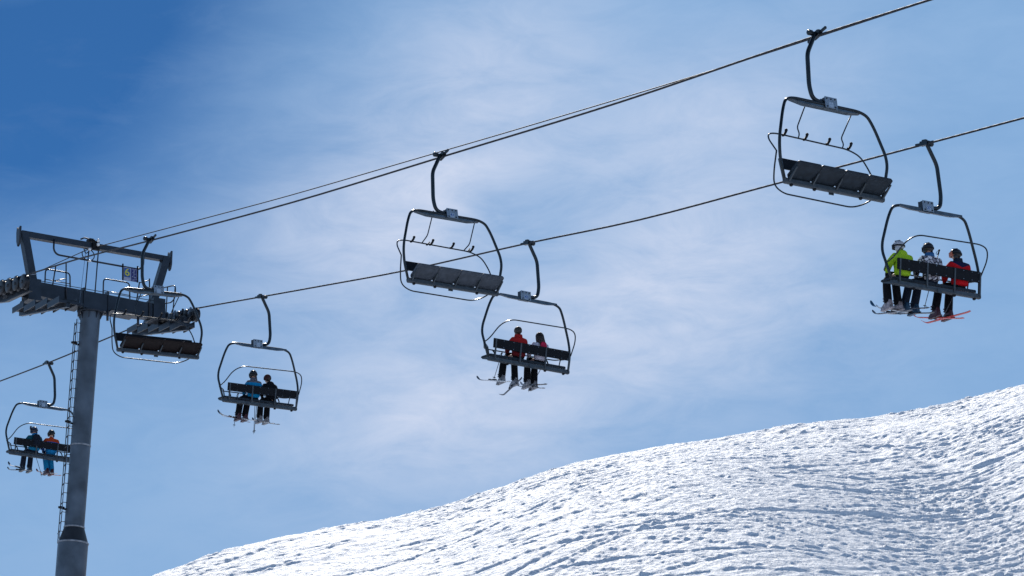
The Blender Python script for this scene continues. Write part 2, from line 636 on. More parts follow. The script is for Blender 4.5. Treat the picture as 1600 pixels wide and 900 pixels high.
tag(slope, 'bright churned ski slope rising to the right, scored with ruts and tracks', 'snow slope', kind='structure')


# ------------------------------------------------------------------ ropes
def catmull(nodes, step):
    P = [np.array(n, float) for n in nodes]
    P = [2 * P[0] - P[1]] + P + [2 * P[-1] - P[-2]]
    out = []
    for i in range(1, len(P) - 2):
        k = max(1, int((P[i + 1][0] - P[i][0]) / step))
        for j in range(k):
            s = (j / k)
            t = P[i][0] + (P[i + 1][0] - P[i][0]) * s
            d0 = (P[i + 1][1] - P[i - 1][1]) / (P[i + 1][0] - P[i - 1][0])
            d1 = (P[i + 2][1] - P[i][1]) / (P[i + 2][0] - P[i][0])
            L = P[i + 1][0] - P[i][0]
            h = [2 * s ** 3 - 3 * s ** 2 + 1, s ** 3 - 2 * s ** 2 + s, -2 * s ** 3 + 3 * s ** 2, s ** 3 - s ** 2]
            out.append((t, h[0] * P[i][1] + h[1] * L * d0 + h[2] * P[i + 1][1] + h[3] * L * d1))
    out.append(tuple(P[-2]))
    return out


ROPE_E = [(-40, 10.4), (-10, 14.0), (10, 16.45), (22, 18.05), (30.4, 19.31), (36, 20.07), (42.1, 21.01), (48, 21.93), (54.7, 23.10), (58.5, 23.79),
          (61.64, 24.28), (62.9, 24.50), (64.6, 24.72), (72, 25.45), (90, 27.3), (120, 31.0)]
ROPE_L = [(-40, 10.2), (-10, 13.6), (10, 16.0), (22, 17.62), (30.8, 18.88), (33.37, 19.25), (38, 19.92), (42.2, 20.53), (46.33, 21.27), (51.2, 22.10),
          (55, 22.83), (58.28, 23.47), (61.6, 24.12), (63.2, 24.40), (64.8, 24.58), (66.9, 24.76), (70.83, 25.08), (76, 25.6), (90, 27.2), (120, 31.0)]
COMM = [(-40, 12.6), (-10, 15.3), (10, 17.45), (30, 20.38), (36, 21.25), (43, 22.36), (47, 23.02), (52.5, 23.93), (57.3, 24.78), (62.4, 25.69),
        (63.3, 25.84), (66, 26.09), (80, 27.7), (120, 33)]


def rope_z(nodes, t):
    a = catmull(nodes, .5)
    return float(np.interp(t, [p[0] for p in a], [p[1] for p in a]))


for nodes, lat, rad, name, lab, m, seg in (
        (ROPE_E, 0.0, .0205, 'haul_rope', 'upper steel haul rope carrying the empty chairs', 'rope', 8),
        (ROPE_L, GAUGE, .0205, 'haul_rope', 'lower steel haul rope carrying the chairs with riders', 'rope', 8),
        (COMM, 2.48, .0125, 'signal_cable', 'thin black signal cable strung from the top of the tower above the haul rope', 'wire', 6)):
    mb = MB()
    mb.tube([W(lat, t, z) for t, z in catmull(nodes, 1.0)], rad * S, seg)
    o = mb.build(name, M[m])
    tag(o, lab, 'cable', 'haul ropes of the chairlift' if name == 'haul_rope' else None)


# ------------------------------------------------------------------ chairs
def chair_common(root, ridden):
    """parts in chair space: x to the rider's right, y ahead, z up, origin on the rope"""
    # grip on the rope
    g = MB(S)
    for a, b, w, h in ((-.24, -.10, .035, .04), (-.10, .10, .075, .085), (.10, .24, .035, .04)):
        g.bar((0, a, .012 + a * .165), (0, b, .012 + b * .165), w, h)
    g.bar((0, -.05, .05), (0, .05, .066), .05, .05)
    g.bar((.02, 0, .02), (.13, 0, .025), .05, .05)
    grip = g.build('grip', M['frame'], root)
    kn = MB(S)
    kn.lathe((.10, 0, .025), (1, 0, 0), [(.028, 0), (.048, .015), (.05, .08), (.03, .10)], 10)
    kn.build('spring_housing', M['frame'], grip)
    # hanger arm
    h = MB(S)
    h.tube(rounded([(.05, 0, .02), (.07, 0, -.03), (.255, 0, -.37), (.295, 0, -.98), (.24, 0, -1.215), (-.05, 0, -1.225)],
                   {'d': .05, 2: .10, 3: .12, 4: .22}, 7), .038, 10)
    h.build('hanger_arm', M['frame'], root)
    # number plate box with bolts
    p = MB(S)
    p.box(-.225, .03, -.055, .05, -1.315, -1.140)
    box = p.build('hanger_clamp', M['arm'], root)
    pl = MB(S)
    for y0, y1 in ((-.066, -.057), (.052, .061)):
        pl.box(-.222, .036, y0, y1, -1.325, -1.128)
    pl.build('number_plate', M['plate'], box)
    bo = MB(S)
    for s in (-1, 1):
        y = -.066 if s < 0 else .061
        for x in (-.175, -.09, -.005):
            for z in ((-1.16, -1.30) if x != -.09 else (-1.165,)):
                bo.lathe((x, y, z), (0, s, 0), [(.013, -.002), (.013, .01)], 6)
    bo.build('bolts', M['rubber'], box)['kind'] = 'stuff'
    # spreader channel under the crossbar
    sp = MB(S)
    yc = .0
    for xs in (((-.74, .010), (-.48, .042)), ((-.48, .042), (.48, .042)), ((.48, .042), (.74, .010))):
        (xa, ha), (xb, hb) = xs
        sp.hexa([(xa, yc - .045, -1.285 - ha * 1.35), (xb, yc - .045, -1.285 - hb * 1.35), (xb, yc + .035, -1.285 - hb), (xa, yc + .035, -1.285 - ha),
                 (xa, yc - .04, -1.268), (xb, yc - .04, -1.268), (xb, yc + .035, -1.268), (xa, yc + .035, -1.268)])
    sp.build('spreader_channel', M['spread'], root)
    # hoop frame
    fr = MB(S)
    pts = [(-1.02, .0, -2.80), (-1.105, .04, -2.42), (-1.135, .09, -2.20), (-1.115, .1, -2.02), (-.955, .06, -1.50), (-.83, .03, -1.265),
           (.83, .03, -1.265), (.955, .06, -1.50), (1.115, .1, -2.02), (1.135, .09, -2.20), (1.105, .04, -2.42), (1.02, .0, -2.80)]
    fr.tube(rounded(pts, {'d': .09, 5: .26, 6: .26, 4: .2, 7: .2}, 8), .0265, 10)
    fr.build('hoop_frame', M['frame'], root)
    # rear seat rail
    ra = MB(S)
    ra.box(-1.06, 1.05, -.045, .04, -2.82, -2.725, .018)
    ra.box(-.02, .08, -.055, -.042, -2.845, -2.77)
    rail = ra.build('seat_rail', M['rail'], root)
    # back posts
    for x in (-.90, -.26, .39, 1.0):
        po = MB(S)
        po.bar((x, -.045, -2.78), (x, -.115, -2.345), .034, .02, (0, 1, 0))
        po.build('back_post', M['rail'], root)
    # back panel
    bp = MB(S)
    n = 6
    for i in range(n):
        xa, xb = -.955 + 1.955 * i / n, -.955 + 1.955 * (i + 1) / n
        bp.hexa([(xa, -.085, -2.535), (xb, -.085, -2.535), (xb, -.062, -2.535), (xa, -.062, -2.535),
                 (xa, -.112, -2.335), (xb, -.112, -2.335), (xb, -.089, -2.335), (xa, -.089, -2.335)])
    panel = bp.build('backrest', M['back'], root)
    sc = MB(S)
    for x in (-.9, -.7, -.45, -.26, -.05, .18, .39, .6, .8, .96):
        for z, y in ((-2.365, -.111), (-2.51, -.091)):
            sc.lathe((x, y, z), (0, -1, .12), [(.008, -.002), (.008, .006)], 6)
    sc.build('rivets', M['plate'], panel)['kind'] = 'stuff'
    # seat cushions with their brackets
    yf, zf, zr = (.36, -2.685, -2.705) if ridden else (.34, -2.575, -2.722)
    for i in range(4):
        xa = -1.0 + i * .495
        xb = xa + .488
        th = .05
        c = MB(S)
        prof = [(.0, zr), (yf - .05, zr + (zf - zr) * (yf - .05) / yf), (yf - .01, zf + .006), (yf, zf + .022), (yf - .012, zf + th - .006), (yf - .05, zf + th), (.0, zr + th)]
        k = len(prof)
        vs = []
        for x, sq in ((xa, .82), (xa + .03, 1), (xb - .03, 1), (xb, .82)):
            my, mz = yf / 2, (zr + zf + th) / 2
            for (y, z) in prof:
                vs.append((x, my + (y - my) * (.93 if sq < 1 else 1), mz + (z - mz) * (sq if sq < 1 else 1)))
        fs = [(r * k + j, r * k + (j + 1) % k, (r + 1) * k + (j + 1) % k, (r + 1) * k + j) for r in range(3) for j in range(k)]
        fs += [tuple(range(k - 1, -1, -1)), tuple(range(3 * k, 4 * k))]
        c.add(vs, fs)
        c.build('seat_cushion', M['seat'], root)
    for x in (-1.0, -.515, -.02, .475, .96):
        br = MB(S)
        ym = yf * (.80 if abs(x) > .9 else .62)
        zm = zr + (zf - zr) * ym / yf - .008
        br.hexa([(x - .016, .02, -2.80), (x + .016, .02, -2.80), (x + .012, ym, zm - .016), (x - .012, ym, zm - .016),
                 (x - .016, .02, -2.745), (x + .016, .02, -2.745), (x + .012, ym, zm), (x - .012, ym, zm)])
        br.build('seat_bracket', M['rail'], root)
    # rubber stops hung under the rail
    for x in (-.55, .42, .9):
        st = MB(S)
        st.lathe((x, .0, -2.852), (0, 0, 1), [(.02, 0), (.032, .012), (.032, .036)], 8)
        st.build('rubber_stop', M['rubber'], root)


def safety_bar_raised(root, bent):
    sb = MB(S)
    top = [(-1.12, .0, -2.56), (-1.12, -.25, -2.36), (-1.115, -.35, -2.10), (-.98, -.37, -1.87), (-.72, -.375, -1.785), (.80, -.37, -1.76), (.97, -.36, -1.80), (1.04, -.28, -1.94), (1.15, .02, -2.28)]
    low = [(1.15, .02, -2.28), (1.06, -.20, -2.52), (.98, -.34, -2.72), (.78, -.36, -2.825), (-.66, -.36, -2.84), (-.90, -.33, -2.76), (-1.02, -.22, -2.68), (-1.12, .0, -2.56)]
    sb.tube(rounded(top, .12, 5), .0135, 8)
    sb.tube(rounded(low, .12, 5), .0135, 8)
    bar = sb.build('safety_bar', M['frame'], root)
    xs = (.66, .22, -.26, -.72)
    for x in xs:
        pg = MB(S)
        pg.tube(rounded([(x, -.37, -1.775), (x - .03, -.37, -1.765), (x - .085, -.38, -1.70), (x - .10, -.38, -1.665)], .04, 4), .023, 8)
        pg.ball((x - .10, -.38, -1.66), .028, 8, 6)
        pg.build('footrest_peg', M['rubber'], bar)
    if bent:
        rods = [((.40, -.37, -1.77), (.25, -.37, -1.58), (.12, -.28, -1.07)), ((-.57, -.37, -1.79), (-.73, -.37, -1.62), (-.86, -.28, -1.10))]
        for x in (.30, -.64):
            pg = MB(S)
            pg.tube([(x, -.37, -1.79), (x - .025, -.37, -1.79), (x - .085, -.37, -1.715)], .014, 8)
            pg.build('footrest_peg', M['rubber'], bar)
        for a, b, c in rods:
            rd = MB(S)
            rd.tube(rounded([a, b, c], .06, 5), .0115, 8)
            rd.build('footrest_rod', M['frame'], bar)
    else:
        for a, b, c, d in (((.33, -.37, -1.77), (.29, -.37, -1.68), (.33, -.37, -1.575), (.12, -.28, -1.07)),
                           ((-.60, -.37, -1.79), (-.645, -.37, -1.71), (-.60, -.37, -1.61), (-.85, -.28, -1.10))):
            rd = MB(S)
            rd.tube(rounded([a, b, c, d], .05, 5), .0115, 8)
            rd.build('footrest_rod', M['frame'], bar)


def safety_bar_lowered(root):
    sb = MB(S)
    up = [(-1.13, .03, -2.42), (-1.07, -.10, -2.36), (-.95, -.36, -2.09), (-.70, -.40, -1.955), (.80, -.40, -1.925), (.97, -.38, -1.985), (1.04, -.28, -2.15), (1.12, .02, -2.38)]
    lap = [(-1.13, .03, -2.42), (-1.09, .08, -2.45), (-.93, .33, -2.46), (.93, .33, -2.44), (1.09, .08, -2.42), (1.12, .02, -2.38)]
    sb.tube(rounded(up, .14, 6), .0135, 8)
    sb.tube(rounded(lap, .10, 5), .0135, 8)
    bar = sb.build('safety_bar', M['frame'], root)
    for x in (-.72, .66):
        pg = MB(S)
        pg.tube([(x, .33, -2.45), (x + .05, .335, -2.49), (x + .08, .34, -2.56)], .0165, 8)
        pg.build('footrest_peg', M['rubber'], bar)
    for x in (-1.1, 1.09):
        ar = MB(S)
        ar.bar((x * .985, .03, -2.46), (x * .86, .16, -2.47), .03, .022)
        ar.bar((x * .86, .16, -2.47), (x * .83, .17, -2.62), .022, .02)
        ar.build('armrest', M['frame'], root)


def place_chair(root, lat, t, z, up, sw, rl):
    root.location = W(lat, t, z)
    root.rotation_euler = Euler((math.radians(sw), math.radians(-rl), PSI + (0 if up else math.pi)), 'XYZ')


GE = 'empty chairs coming back down the line'
GL = 'chairs carrying riders up the line'
EMPTY = [(30.41, 'nearest empty chair, highest on the right, four hooked pegs on its raised bar', 2.71, -.37, 'seat', False),
         (42.03, 'empty chair in the middle of the span with a worn grey seat underside', 4.2, -.69, 'seat_grey', True),
         (54.65, 'empty chair passing in front of the lift tower with dark brown seat underside', 2.48, -2.4, 'seat_brown', False)]
chair_e = empty('empty_chair', '', 'ski lift chair', GE)
chair_common(chair_e, False)
safety_bar_raised(chair_e, False)
chair_e2 = empty('empty_chair', '', 'ski lift chair', GE)
chair_common(chair_e2, False)
safety_bar_raised(chair_e2, True)
ECH = [chair_e, chair_e2, copy_tree(chair_e)]
for c, (t, lab, sw, rl, sm, bent) in zip(ECH, EMPTY):
    c['label'] = lab
    z = {30.41: 19.313 , 42.03: 21.0, 54.65: 23.09}[t]
    place_chair(c, 0, t, z, False, sw, rl)
    for ch in c.children:
        if ch.name.startswith('seat_cushion'):
            for s_ in ch.material_slots:
                s_.link = 'OBJECT'
                s_.material = M[sm]

RIDDEN = [(33.385, 19.257, 'chair carrying three riders, nearest of those going up, at the right edge', .95, .73),
          (46.338, 21.27, 'chair with a rider in red beside one with long dark hair', .78, -1.14),
          (58.302, 23.47, 'chair just right of the tower with a rider in a blue and grey jacket', 2.6, .65),
          (70.851, 25.08, 'farthest chair, beyond the tower column, with a rider in an orange topped jacket', .6, -1.09)]
chair_l = empty('occupied_chair', '', 'ski lift chair', GL)
chair_common(chair_l, True)
safety_bar_lowered(chair_l)
LCH = [chair_l] + [copy_tree(chair_l) for _ in range(3)]
for c, (t, z, lab, sw, rl) in zip(LCH, RIDDEN):
    c['label'] = lab
    place_chair(c, GAUGE, t, z, True, sw, rl)
# number stickers
for c, num in ((LCH[0], '37'), (LCH[1], '42'), (LCH[2], None), (LCH[3], None), (ECH[0], None), (ECH[1], '41'), (ECH[2], None)):
    plate = [k for k in c.children if k.name.startswith('hanger_clamp')][0]
    for s in (-1, 1):
        mb = MB(S)
        yy = -.068 if s < 0 else .063
        mb.box(-.135, -.035, yy - .002, yy + .002, -1.31, -1.215)
        st = mb.build('sticker', M['sticker'], plate)
        R = Matrix.Rotation(math.pi / 2, 4, 'X') if s < 0 else Matrix.Rotation(math.pi, 4, 'Z') @ Matrix.Rotation(math.pi / 2, 4, 'X')
        if num:
            text_mesh('digits', num, .085 * S, M['ink'], plate, Matrix.Translation(Vector((-.085, yy + s * .003, -1.262)) * S) @ R)


# ------------------------------------------------------------------ the lift tower
BZ = 9.0                                          # tower foot, survey height
TL, TT = 2.40, 62.8
tower = empty('lift_tower', 'grey steel lift tower with ladder, lifting frame and two trains of sheaves', 'lift tower')
tower.location = W(1.62, 63.55, BZ)
tower.rotation_euler = (0, 0, PSI)
_inv = (Matrix.Translation(tower.location) @ Matrix.Rotation(PSI, 4, 'Z')).inverted()


def T(lat, z, dt=0.0, t=None):
    return _inv @ W(lat, (TT if t is None else t) + dt, z)


mb = MB()
SLx, SLt = .0605, .062


def colp(z):
    return T(2.40 - (24.0 - z) * .053, z, (24.0 - z) * .040)


ax_ = (colp(24) - colp(10)).normalized()
mb.tube([colp(z) for z in (24.02, 22, 20.42, 20.40)], .255 * S, 40, False)
mb.tube([colp(z) for z in (20.40, 19, 18.26)], .255 * S, 40, False)
mb.tube([colp(z) for z in (17.86, 15, 12, 9)], .385 * S, 40, False)
column = mb.build('column', M['galv'], tower)
mb = MB()
mb.tube([colp(18.262), colp(17.862)], [.256 * S, .386 * S], 40, False)
mb.build('reducing_collar', M['collar'], column)
for z, r in ((20.41, .258), (18.27, .262), (17.86, .392)):
    mb = MB()
    a = colp(z)
    k = 40
    mb.tube([a - ax_ * .028, a - ax_ * .012, a + ax_ * .012, a + ax_ * .028], [r * S - .006, r * S + .012, r * S + .012, r * S - .006], k)
    mb.build('weld_ring', M['weld'], column)
# head flange and gussets
mb = MB()
a = colp(23.99)
mb.lathe(a - ax_ * .05, ax_, [(.34 * S, 0), (.345 * S, .03), (.345 * S, .05), (.30 * S, .07)], 28)
for k in range(8):
    an = 2 * math.pi * k / 8 + .2
    d = Vector((math.cos(an), math.sin(an), 0))
    p0 = a - ax_ * .05
    mb.hexa([p0 + d * .25 * S - ax_ * .22 + Vector((-d.y, d.x, 0)) * .01, p0 + d * .25 * S - ax_ * .22 - Vector((-d.y, d.x, 0)) * .01,
             p0 + d * .26 * S - Vector((-d.y, d.x, 0)) * .01, p0 + d * .26 * S + Vector((-d.y, d.x, 0)) * .01,
             p0 + d * .27 * S - ax_ * .20 + Vector((-d.y, d.x, 0)) * .01, p0 + d * .27 * S - ax_ * .20 - Vector((-d.y, d.x, 0)) * .01,
             p0 + d * .335 * S - Vector((-d.y, d.x, 0)) * .01, p0 + d * .335 * S + Vector((-d.y, d.x, 0)) * .01])
mb.build('head_flange', M['arm'], column)


def tbox(mb, lat0, lat1, z0a, z1a, z0b, z1b, y0, y1):
    """box running across the line with different heights at its two ends"""
    mb.hexa([T(lat0, z0a, y0), T(lat1, z0b, y0), T(lat1, z0b, y1), T(lat0, z0a, y1),
             T(lat0, z1a, y0), T(lat1, z1b, y0), T(lat1, z1b, y1), T(lat0, z1a, y1)])


mb = MB()
tbox(mb, .85, 2.15, 24.16, 24.53, 24.03, 24.485, -.17, .17)
tbox(mb, 2.15, 2.75, 24.03, 24.485, 24.0, 24.47, -.172, .172)
tbox(mb, 2.75, 4.15, 24.0, 24.47, 24.05, 24.42, -.17, .17)
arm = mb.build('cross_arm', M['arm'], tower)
mb = MB()
for lat in (.86, 2.1, 2.8, 4.14):
    tbox(mb, lat, lat + .025, 23.99, 24.56, 23.99, 24.56, -.2, .2)
tbox(mb, .86, 4.14, 24.54, 24.555, 24.48, 24.495, -.20, -.185)
mb.build('flange_plate', M['arm'], arm)
for lat in (.72, 4.28):
    mb = MB()
    tbox(mb, lat - .17, lat + .17, 24.06, 24.58, 24.06, 24.58, -.22, .22)
    tbox(mb, lat - .2, lat + .2, 24.0, 24.06, 24.0, 24.06, -.25, .25)
    mb.build('arm_end', M['arm'], arm)
# lifting frame
for (a, b) in (((.74, 24.56), (.475, 25.86)), ((4.20, 24.55), (4.575, 25.80))):
    mb = MB()
    mb.bar(T(a[0], a[1]), T(b[0], b[1]), .20 * S, .19 * S, (0, 1, 0))
    po = mb.build('frame_post', M['arm'], tower)
    mb = MB()
    f = .12
    p = T(a[0] + (b[0] - a[0]) * f, a[1] + (b[1] - a[1]) * f)
    q = T(a[0] + (b[0] - a[0]) * (f + .018), a[1] + (b[1] - a[1]) * (f + .018))
    mb.bar(p, q, .215 * S, .205 * S, (0, 1, 0))
    mb.build('weld_ring', M['weld'], po)
mb = MB()
mb.hexa([T(.40, 25.73, -.08), T(4.62, 25.70, -.08), T(4.62, 25.70, .08), T(.40, 25.73, .08),
         T(.40, 25.89, -.08), T(4.62, 25.835, -.08), T(4.62, 25.835, .08), T(.40, 25.89, .08)])
tb = mb.build('top_beam', M['arm'], tower)
for lat, sg in ((.36, -1), (4.66, 1)):
    mb = MB()
    pr = [(-.13, 25.98), (-.02, 25.92), (.05, 25.99), (.09, 25.85), (.08, 25.6), (.02, 25.46), (-.05, 25.5), (-.1, 25.62)]
    vs = [T(lat, z, y) for y, z in pr] + [T(lat + sg * .05, z, y) for y, z in pr]
    n = len(pr)
    mb.add(vs, [tuple(range(n)), tuple(range(2 * n - 1, n - 1, -1))] + [(i, n + i, n + (i + 1) % n, (i + 1) % n) for i in range(n)])
    mb.build('end_plate', M['arm'], tb)
# hanging bar that carries the sign
mb = MB()
mb.tube(rounded([T(1.27, 25.76, -.14), T(1.26, 25.46, -.14), T(1.36, 25.35, -.14), T(3.72, 25.31, -.14), T(3.84, 25.42, -.14), T(3.85, 25.74, -.14)], .11, 6), .026 * S, 8)
mb.build('hanging_bar', M['arm'], tower)
# signal cable clamp on the top beam
mb = MB()
tbox(mb, 2.38, 2.56, 25.66, 25.9, 25.66, 25.9, -.16, -.083)
tbox(mb, 2.30, 2.42, 25.90, 25.97, 25.90, 25.97, -.1, .1)
mb.tube([T(2.46, 25.93, -.1), T(2.36, 25.95, -.05), T(2.2, 25.99, 0), T(2.1, 25.94, .02)], .02 * S, 6)
cl = mb.build('cable_clamp', M['rubber'], tower)
for z in (25.79, 25.90):
    mb = MB()
    mb.lathe(T(2.5, z, -.2), (0, 0, 1), [(.02, -.055), (.042, -.045), (.05, 0), (.042, .045), (.02, .055)], 10)
    mb.build('insulator', M['white'], cl)
mb = MB()
mb.ball(T(2.27, 25.63, -.17), .05, 10, 6)
mb.build('insulator', M['white'], cl)
mb = MB()
lp = [T(2.22 + .19 * math.cos(a), 25.48 + .17 * math.sin(a), -.16 + .02 * a) for a in np.linspace(2.1, -3.4, 22)]
mb.tube(lp, .013 * S, 6)
mb.tube(rounded([T(2.44, 25.68, -.15), T(2.30, 25.62, -.12), T(2.18, 25.5, -.12), T(2.14, 25.64, -.1)], .08, 5), .012 * S, 6)
mb.build('cable_loop', M['wire'], cl)
mb = MB()
mb.ball(T(2.27, 25.31, -.17), (.07, .05, .04), 10, 6)
mb.build('insulator', M['white'], cl)
# two thin stays between arm and top beam
for (a, b) in (((2.29, 25.68), (2.19, 24.49)), ((2.56, 25.66), (2.47, 24.48))):
    mb = MB()
    mb.tube([T(*a, -.09), T(*b, -.09)], .017 * S, 6)
    mb.build('stay_rod', M['arm'], tower)
# handrails on the arm
for a, b, zt, zb, y in ((1.01, 1.71, 24.90, 24.53, -.18), (2.66, 3.42, 24.89, 24.47, -.18)):
    mb = MB()
    mb.tube(rounded([T(a, zb, y), T(a + .01, zt, y), T(b, zt - .01, y), T(b + .01, zb - .02, y)], .13, 6), .02 * S, 8)
    mb.tube([T(a + .02, zb + .09, y), T(b, zb + .07, y)], .011 * S, 6)
    mb.build('handrail', M['arm'], tower)
# access ladder over the arm (left) and its twin (right)
for x0, z0 in ((1.22, 24.5), (3.62, 24.42)):
    mb = MB()
    mb.tube([T(x0, z0, -.2), T(x0 + .08, z0 + .52, -.2)], .018 * S, 6)
    mb.tube([T(x0 + .38, z0 - .4, -.2), T(x0 + .37, z0 + .66, -.2)], .018 * S, 6)
    for k in range(3):
        f = .18 + .0 * k
        z = z0 + .10 + .2 * k
        if k < 1 or x0 > 3:
            mb.tube([T(x0 + .02 + .03 * k, z, -.2), T(x0 + .375, z + .12, -.2)], .013 * S, 6)
    mb.build('access_ladder', M['arm'], tower)
# rail on the far catwalk, boxed
mb = MB()
mb.tube(rounded([T(4.5, 24.62, t=63.3), T(4.5, 24.42, t=62.33), T(4.5, 24.5, t=62.12), T(4.5, 24.80, t=62.10), T(4.5, 24.86, t=62.25), T(4.5, 25.05, t=63.3)], .12, 5), .017 * S, 8)
mb.tube([T(4.5, 24.05, t=62.66), T(4.5, 24.92, t=62.56)], .016 * S, 6)
mb.tube([T(4.5, 23.95, t=62.3), T(4.5, 24.80, t=62.12)], .016 * S, 6)
mb.tube([T(4.5, 24.4, t=63.3), T(4.5, 25.06, t=63.3)], .016 * S, 6)
mb.build('handrail', M['arm'], tower)


# sheave trains
def train(lat, nodes, side, t0, n=8, sp=.44, r=.165):
    """side: +1 when the tower lies on the +lat side"""
    mb = MB()
    tm = t0 + sp * (n - 1) / 2
    # main beam under the wheels
    z0, z1 = rope_z(nodes, t0) - .33, rope_z(nodes, t0 + sp * (n - 1)) - .33
    la, lb = lat + side * .17, lat + side * .27
    mb.hexa([T(la, z0 - .02, t=t0 + .1), T(lb, z0 - .02, t=t0 + .1), T(lb, (z0 + z1) / 2 - .13, t=tm), T(la, (z0 + z1) / 2 - .13, t=tm),
             T(la, z0 + .10, t=t0 + .1), T(lb, z0 + .10, t=t0 + .1), T(lb, (z0 + z1) / 2 + .14, t=tm), T(la, (z0 + z1) / 2 + .14, t=tm)])
    mb.hexa([T(la, (z0 + z1) / 2 - .13, t=tm), T(lb, (z0 + z1) / 2 - .13, t=tm), T(lb, z1 - .02, t=t0 + sp * (n - 1) - .1), T(la, z1 - .02, t=t0 + sp * (n - 1) - .1),
             T(la, (z0 + z1) / 2 + .14, t=tm), T(lb, (z0 + z1) / 2 + .14, t=tm), T(lb, z1 + .10, t=t0 + sp * (n - 1) - .1), T(la, z1 + .10, t=t0 + sp * (n - 1) - .1)])
    mb.tube([T(lat + side * .1, (z0 + z1) / 2 + .02, t=tm), T(lat + side * .75, 24.26, t=TT)], .075 * S, 12)
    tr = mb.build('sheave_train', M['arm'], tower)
    for i in range(n):
        t = t0 + sp * i
        zc = rope_z(nodes, t) - r - .008
        w = MB()
        w.lathe(T(lat, zc, t=t), (1, 0, 0), [(r * S * .35, -.075 * S), (r * S * 1.02, -.072 * S), (r * S * 1.14, -.05 * S), (r * S, -.02 * S), (r * S, .02 * S),
                                             (r * S * 1.14, .05 * S), (r * S * 1.02, .072 * S), (r * S * .35, .075 * S)], 24)
        w.lathe(T(lat, zc, t=t), (1, 0, 0), [(r * S * .22, -.10 * S), (r * S * .26, -.09 * S), (r * S * .26, .09 * S), (r * S * .22, .10 * S)], 12)
        w.build('sheave', M['wheel'], tr)
        cb = MB()
        cb.bar(T(lat - side * .03, zc + r * 1.05 + .01, t=t - .06), T(lat - side * .03, zc + r * 1.05 + .02, t=t + .03), .05 * S, .03 * S)
        cb.bar(T(lat + side * .11, zc + .05, t=t + .16), T(lat + side * .02, zc + r + .09, t=t + .19), .045 * S, .05 * S)
        cb.build('rope_catcher', M['plate'] if i % 2 == 0 else M['arm'], tr)
    for i in range(0, n, 2):
        ta, tb_ = t0 + sp * i, t0 + sp * (i + 1)
        k = MB()
        za, zb = rope_z(nodes, ta) - r, rope_z(nodes, tb_) - r
        tm_ = (ta + tb_) / 2
        zm = (za + zb) / 2 - .12
        for p, q in (((ta, za), (tm_, zm)), ((tm_, zm), (tb_, zb))):
            k.bar(T(lat + side * .115, p[1], t=p[0]), T(lat + side * .115, q[1], t=q[0]), .035 * S, .10 * S)
        k.lathe(T(lat + side * .1, zm, t=tm_), (side, 0, 0), [(.05 * S, 0), (.05 * S, .16 * S)], 10)
        k.build('rocker_arm', M['arm'], tr)
    return tr


train(0.0, ROPE_E, 1, 61.64)
train(GAUGE, ROPE_L, -1, 61.80)


# stepped catwalks slung under the trains
def catwalk(lat0, lat1, t0, n, z0, dz, run=.62):
    mb = MB()
    la = (lat0 + lat1) / 2
    mb.hexa([T(la - .05, z0 - .17, t=t0), T(la + .05, z0 - .17, t=t0), T(la + .05, z0 + dz * n - .24, t=t0 + run * n), T(la - .05, z0 + dz * n - .24, t=t0 + run * n),
             T(la - .05, z0 - .03, t=t0), T(la + .05, z0 - .03, t=t0), T(la + .05, z0 + dz * n - .1, t=t0 + run * n), T(la - .05, z0 + dz * n - .1, t=t0 + run * n)])
    cw = mb.build('catwalk', M['arm'], tower)
    for i in range(n):
        ta = t0 + run * i
        z = z0 + dz * i
        st = MB()
        st.hexa([T(lat0, z, t=ta), T(lat1, z, t=ta), T(lat1, z + .012, t=ta + run * .97), T(lat0, z + .012, t=ta + run * .97),
                 T(lat0, z + .025, t=ta), T(lat1, z + .025, t=ta), T(lat1, z + .037, t=ta + run * .97), T(lat0, z + .037, t=ta + run * .97)])
        for l in (lat0, lat1):
            st.hexa([T(l - .012, z - .07, t=ta), T(l + .012, z - .07, t=ta), T(l + .012, z - .05, t=ta + run * .97), T(l - .012, z - .05, t=ta + run * .97),
                     T(l - .012, z + .09, t=ta), T(l + .012, z + .09, t=ta), T(l + .012, z + .10, t=ta + run * .97), T(l - .012, z + .10, t=ta + run * .97)])
        st.hexa([T(lat0, z - .07, t=ta), T(lat1, z - .07, t=ta), T(lat1, z - .07, t=ta + .02), T(lat0, z - .07, t=ta + .02),
                 T(lat0, z + .03, t=ta), T(lat1, z + .03, t=ta), T(lat1, z + .03, t=ta + .02), T(lat0, z + .03, t=ta + .02)])
        st.build('catwalk_step', M['arm'], cw)
    return cw


catwalk(.26, .74, 60.15, 4, 23.26, .155, .70)
catwalk(4.36, 4.76, 61.55, 5, 23.62, .15)
# platform under the arm, either side of the column, with drop pipes
for a, b in ((1.25, 1.98), (2.80, 3.55)):
    mb = MB()
    tbox(mb, a, b, 23.98, 24.01, 23.96, 23.99, -.42, .1)
    tbox(mb, a, b, 24.01, 24.05, 23.99, 24.03, -.44, -.41)
    mb.build('arm_platform', M['arm'], tower)
    mb = MB()
    mb.tube([T(b - .02 if a < 2 else a - .02, 24.02, -.2), T(b - .02 if a < 2 else a - .02, 23.75, -.2)], .032 * S, 10)
    mb.build('drop_pipe', M['arm'], tower)
mb = MB()
mb.tube([T(3.66, 23.98, -.2), T(3.66, 23.74, -.2)], .032 * S, 10)
mb.build('drop_pipe', M['arm'], tower)
# ladder up the column
mb = MB()


def lad(z, off, dt):
    c = colp(z)
    d = .385 - .255
    g = .255 if z > 18.2 else .255 + d * min(1, (18.2 - z) / .35)
    return c + Vector((-(g + off) * S, dt * S, 0))


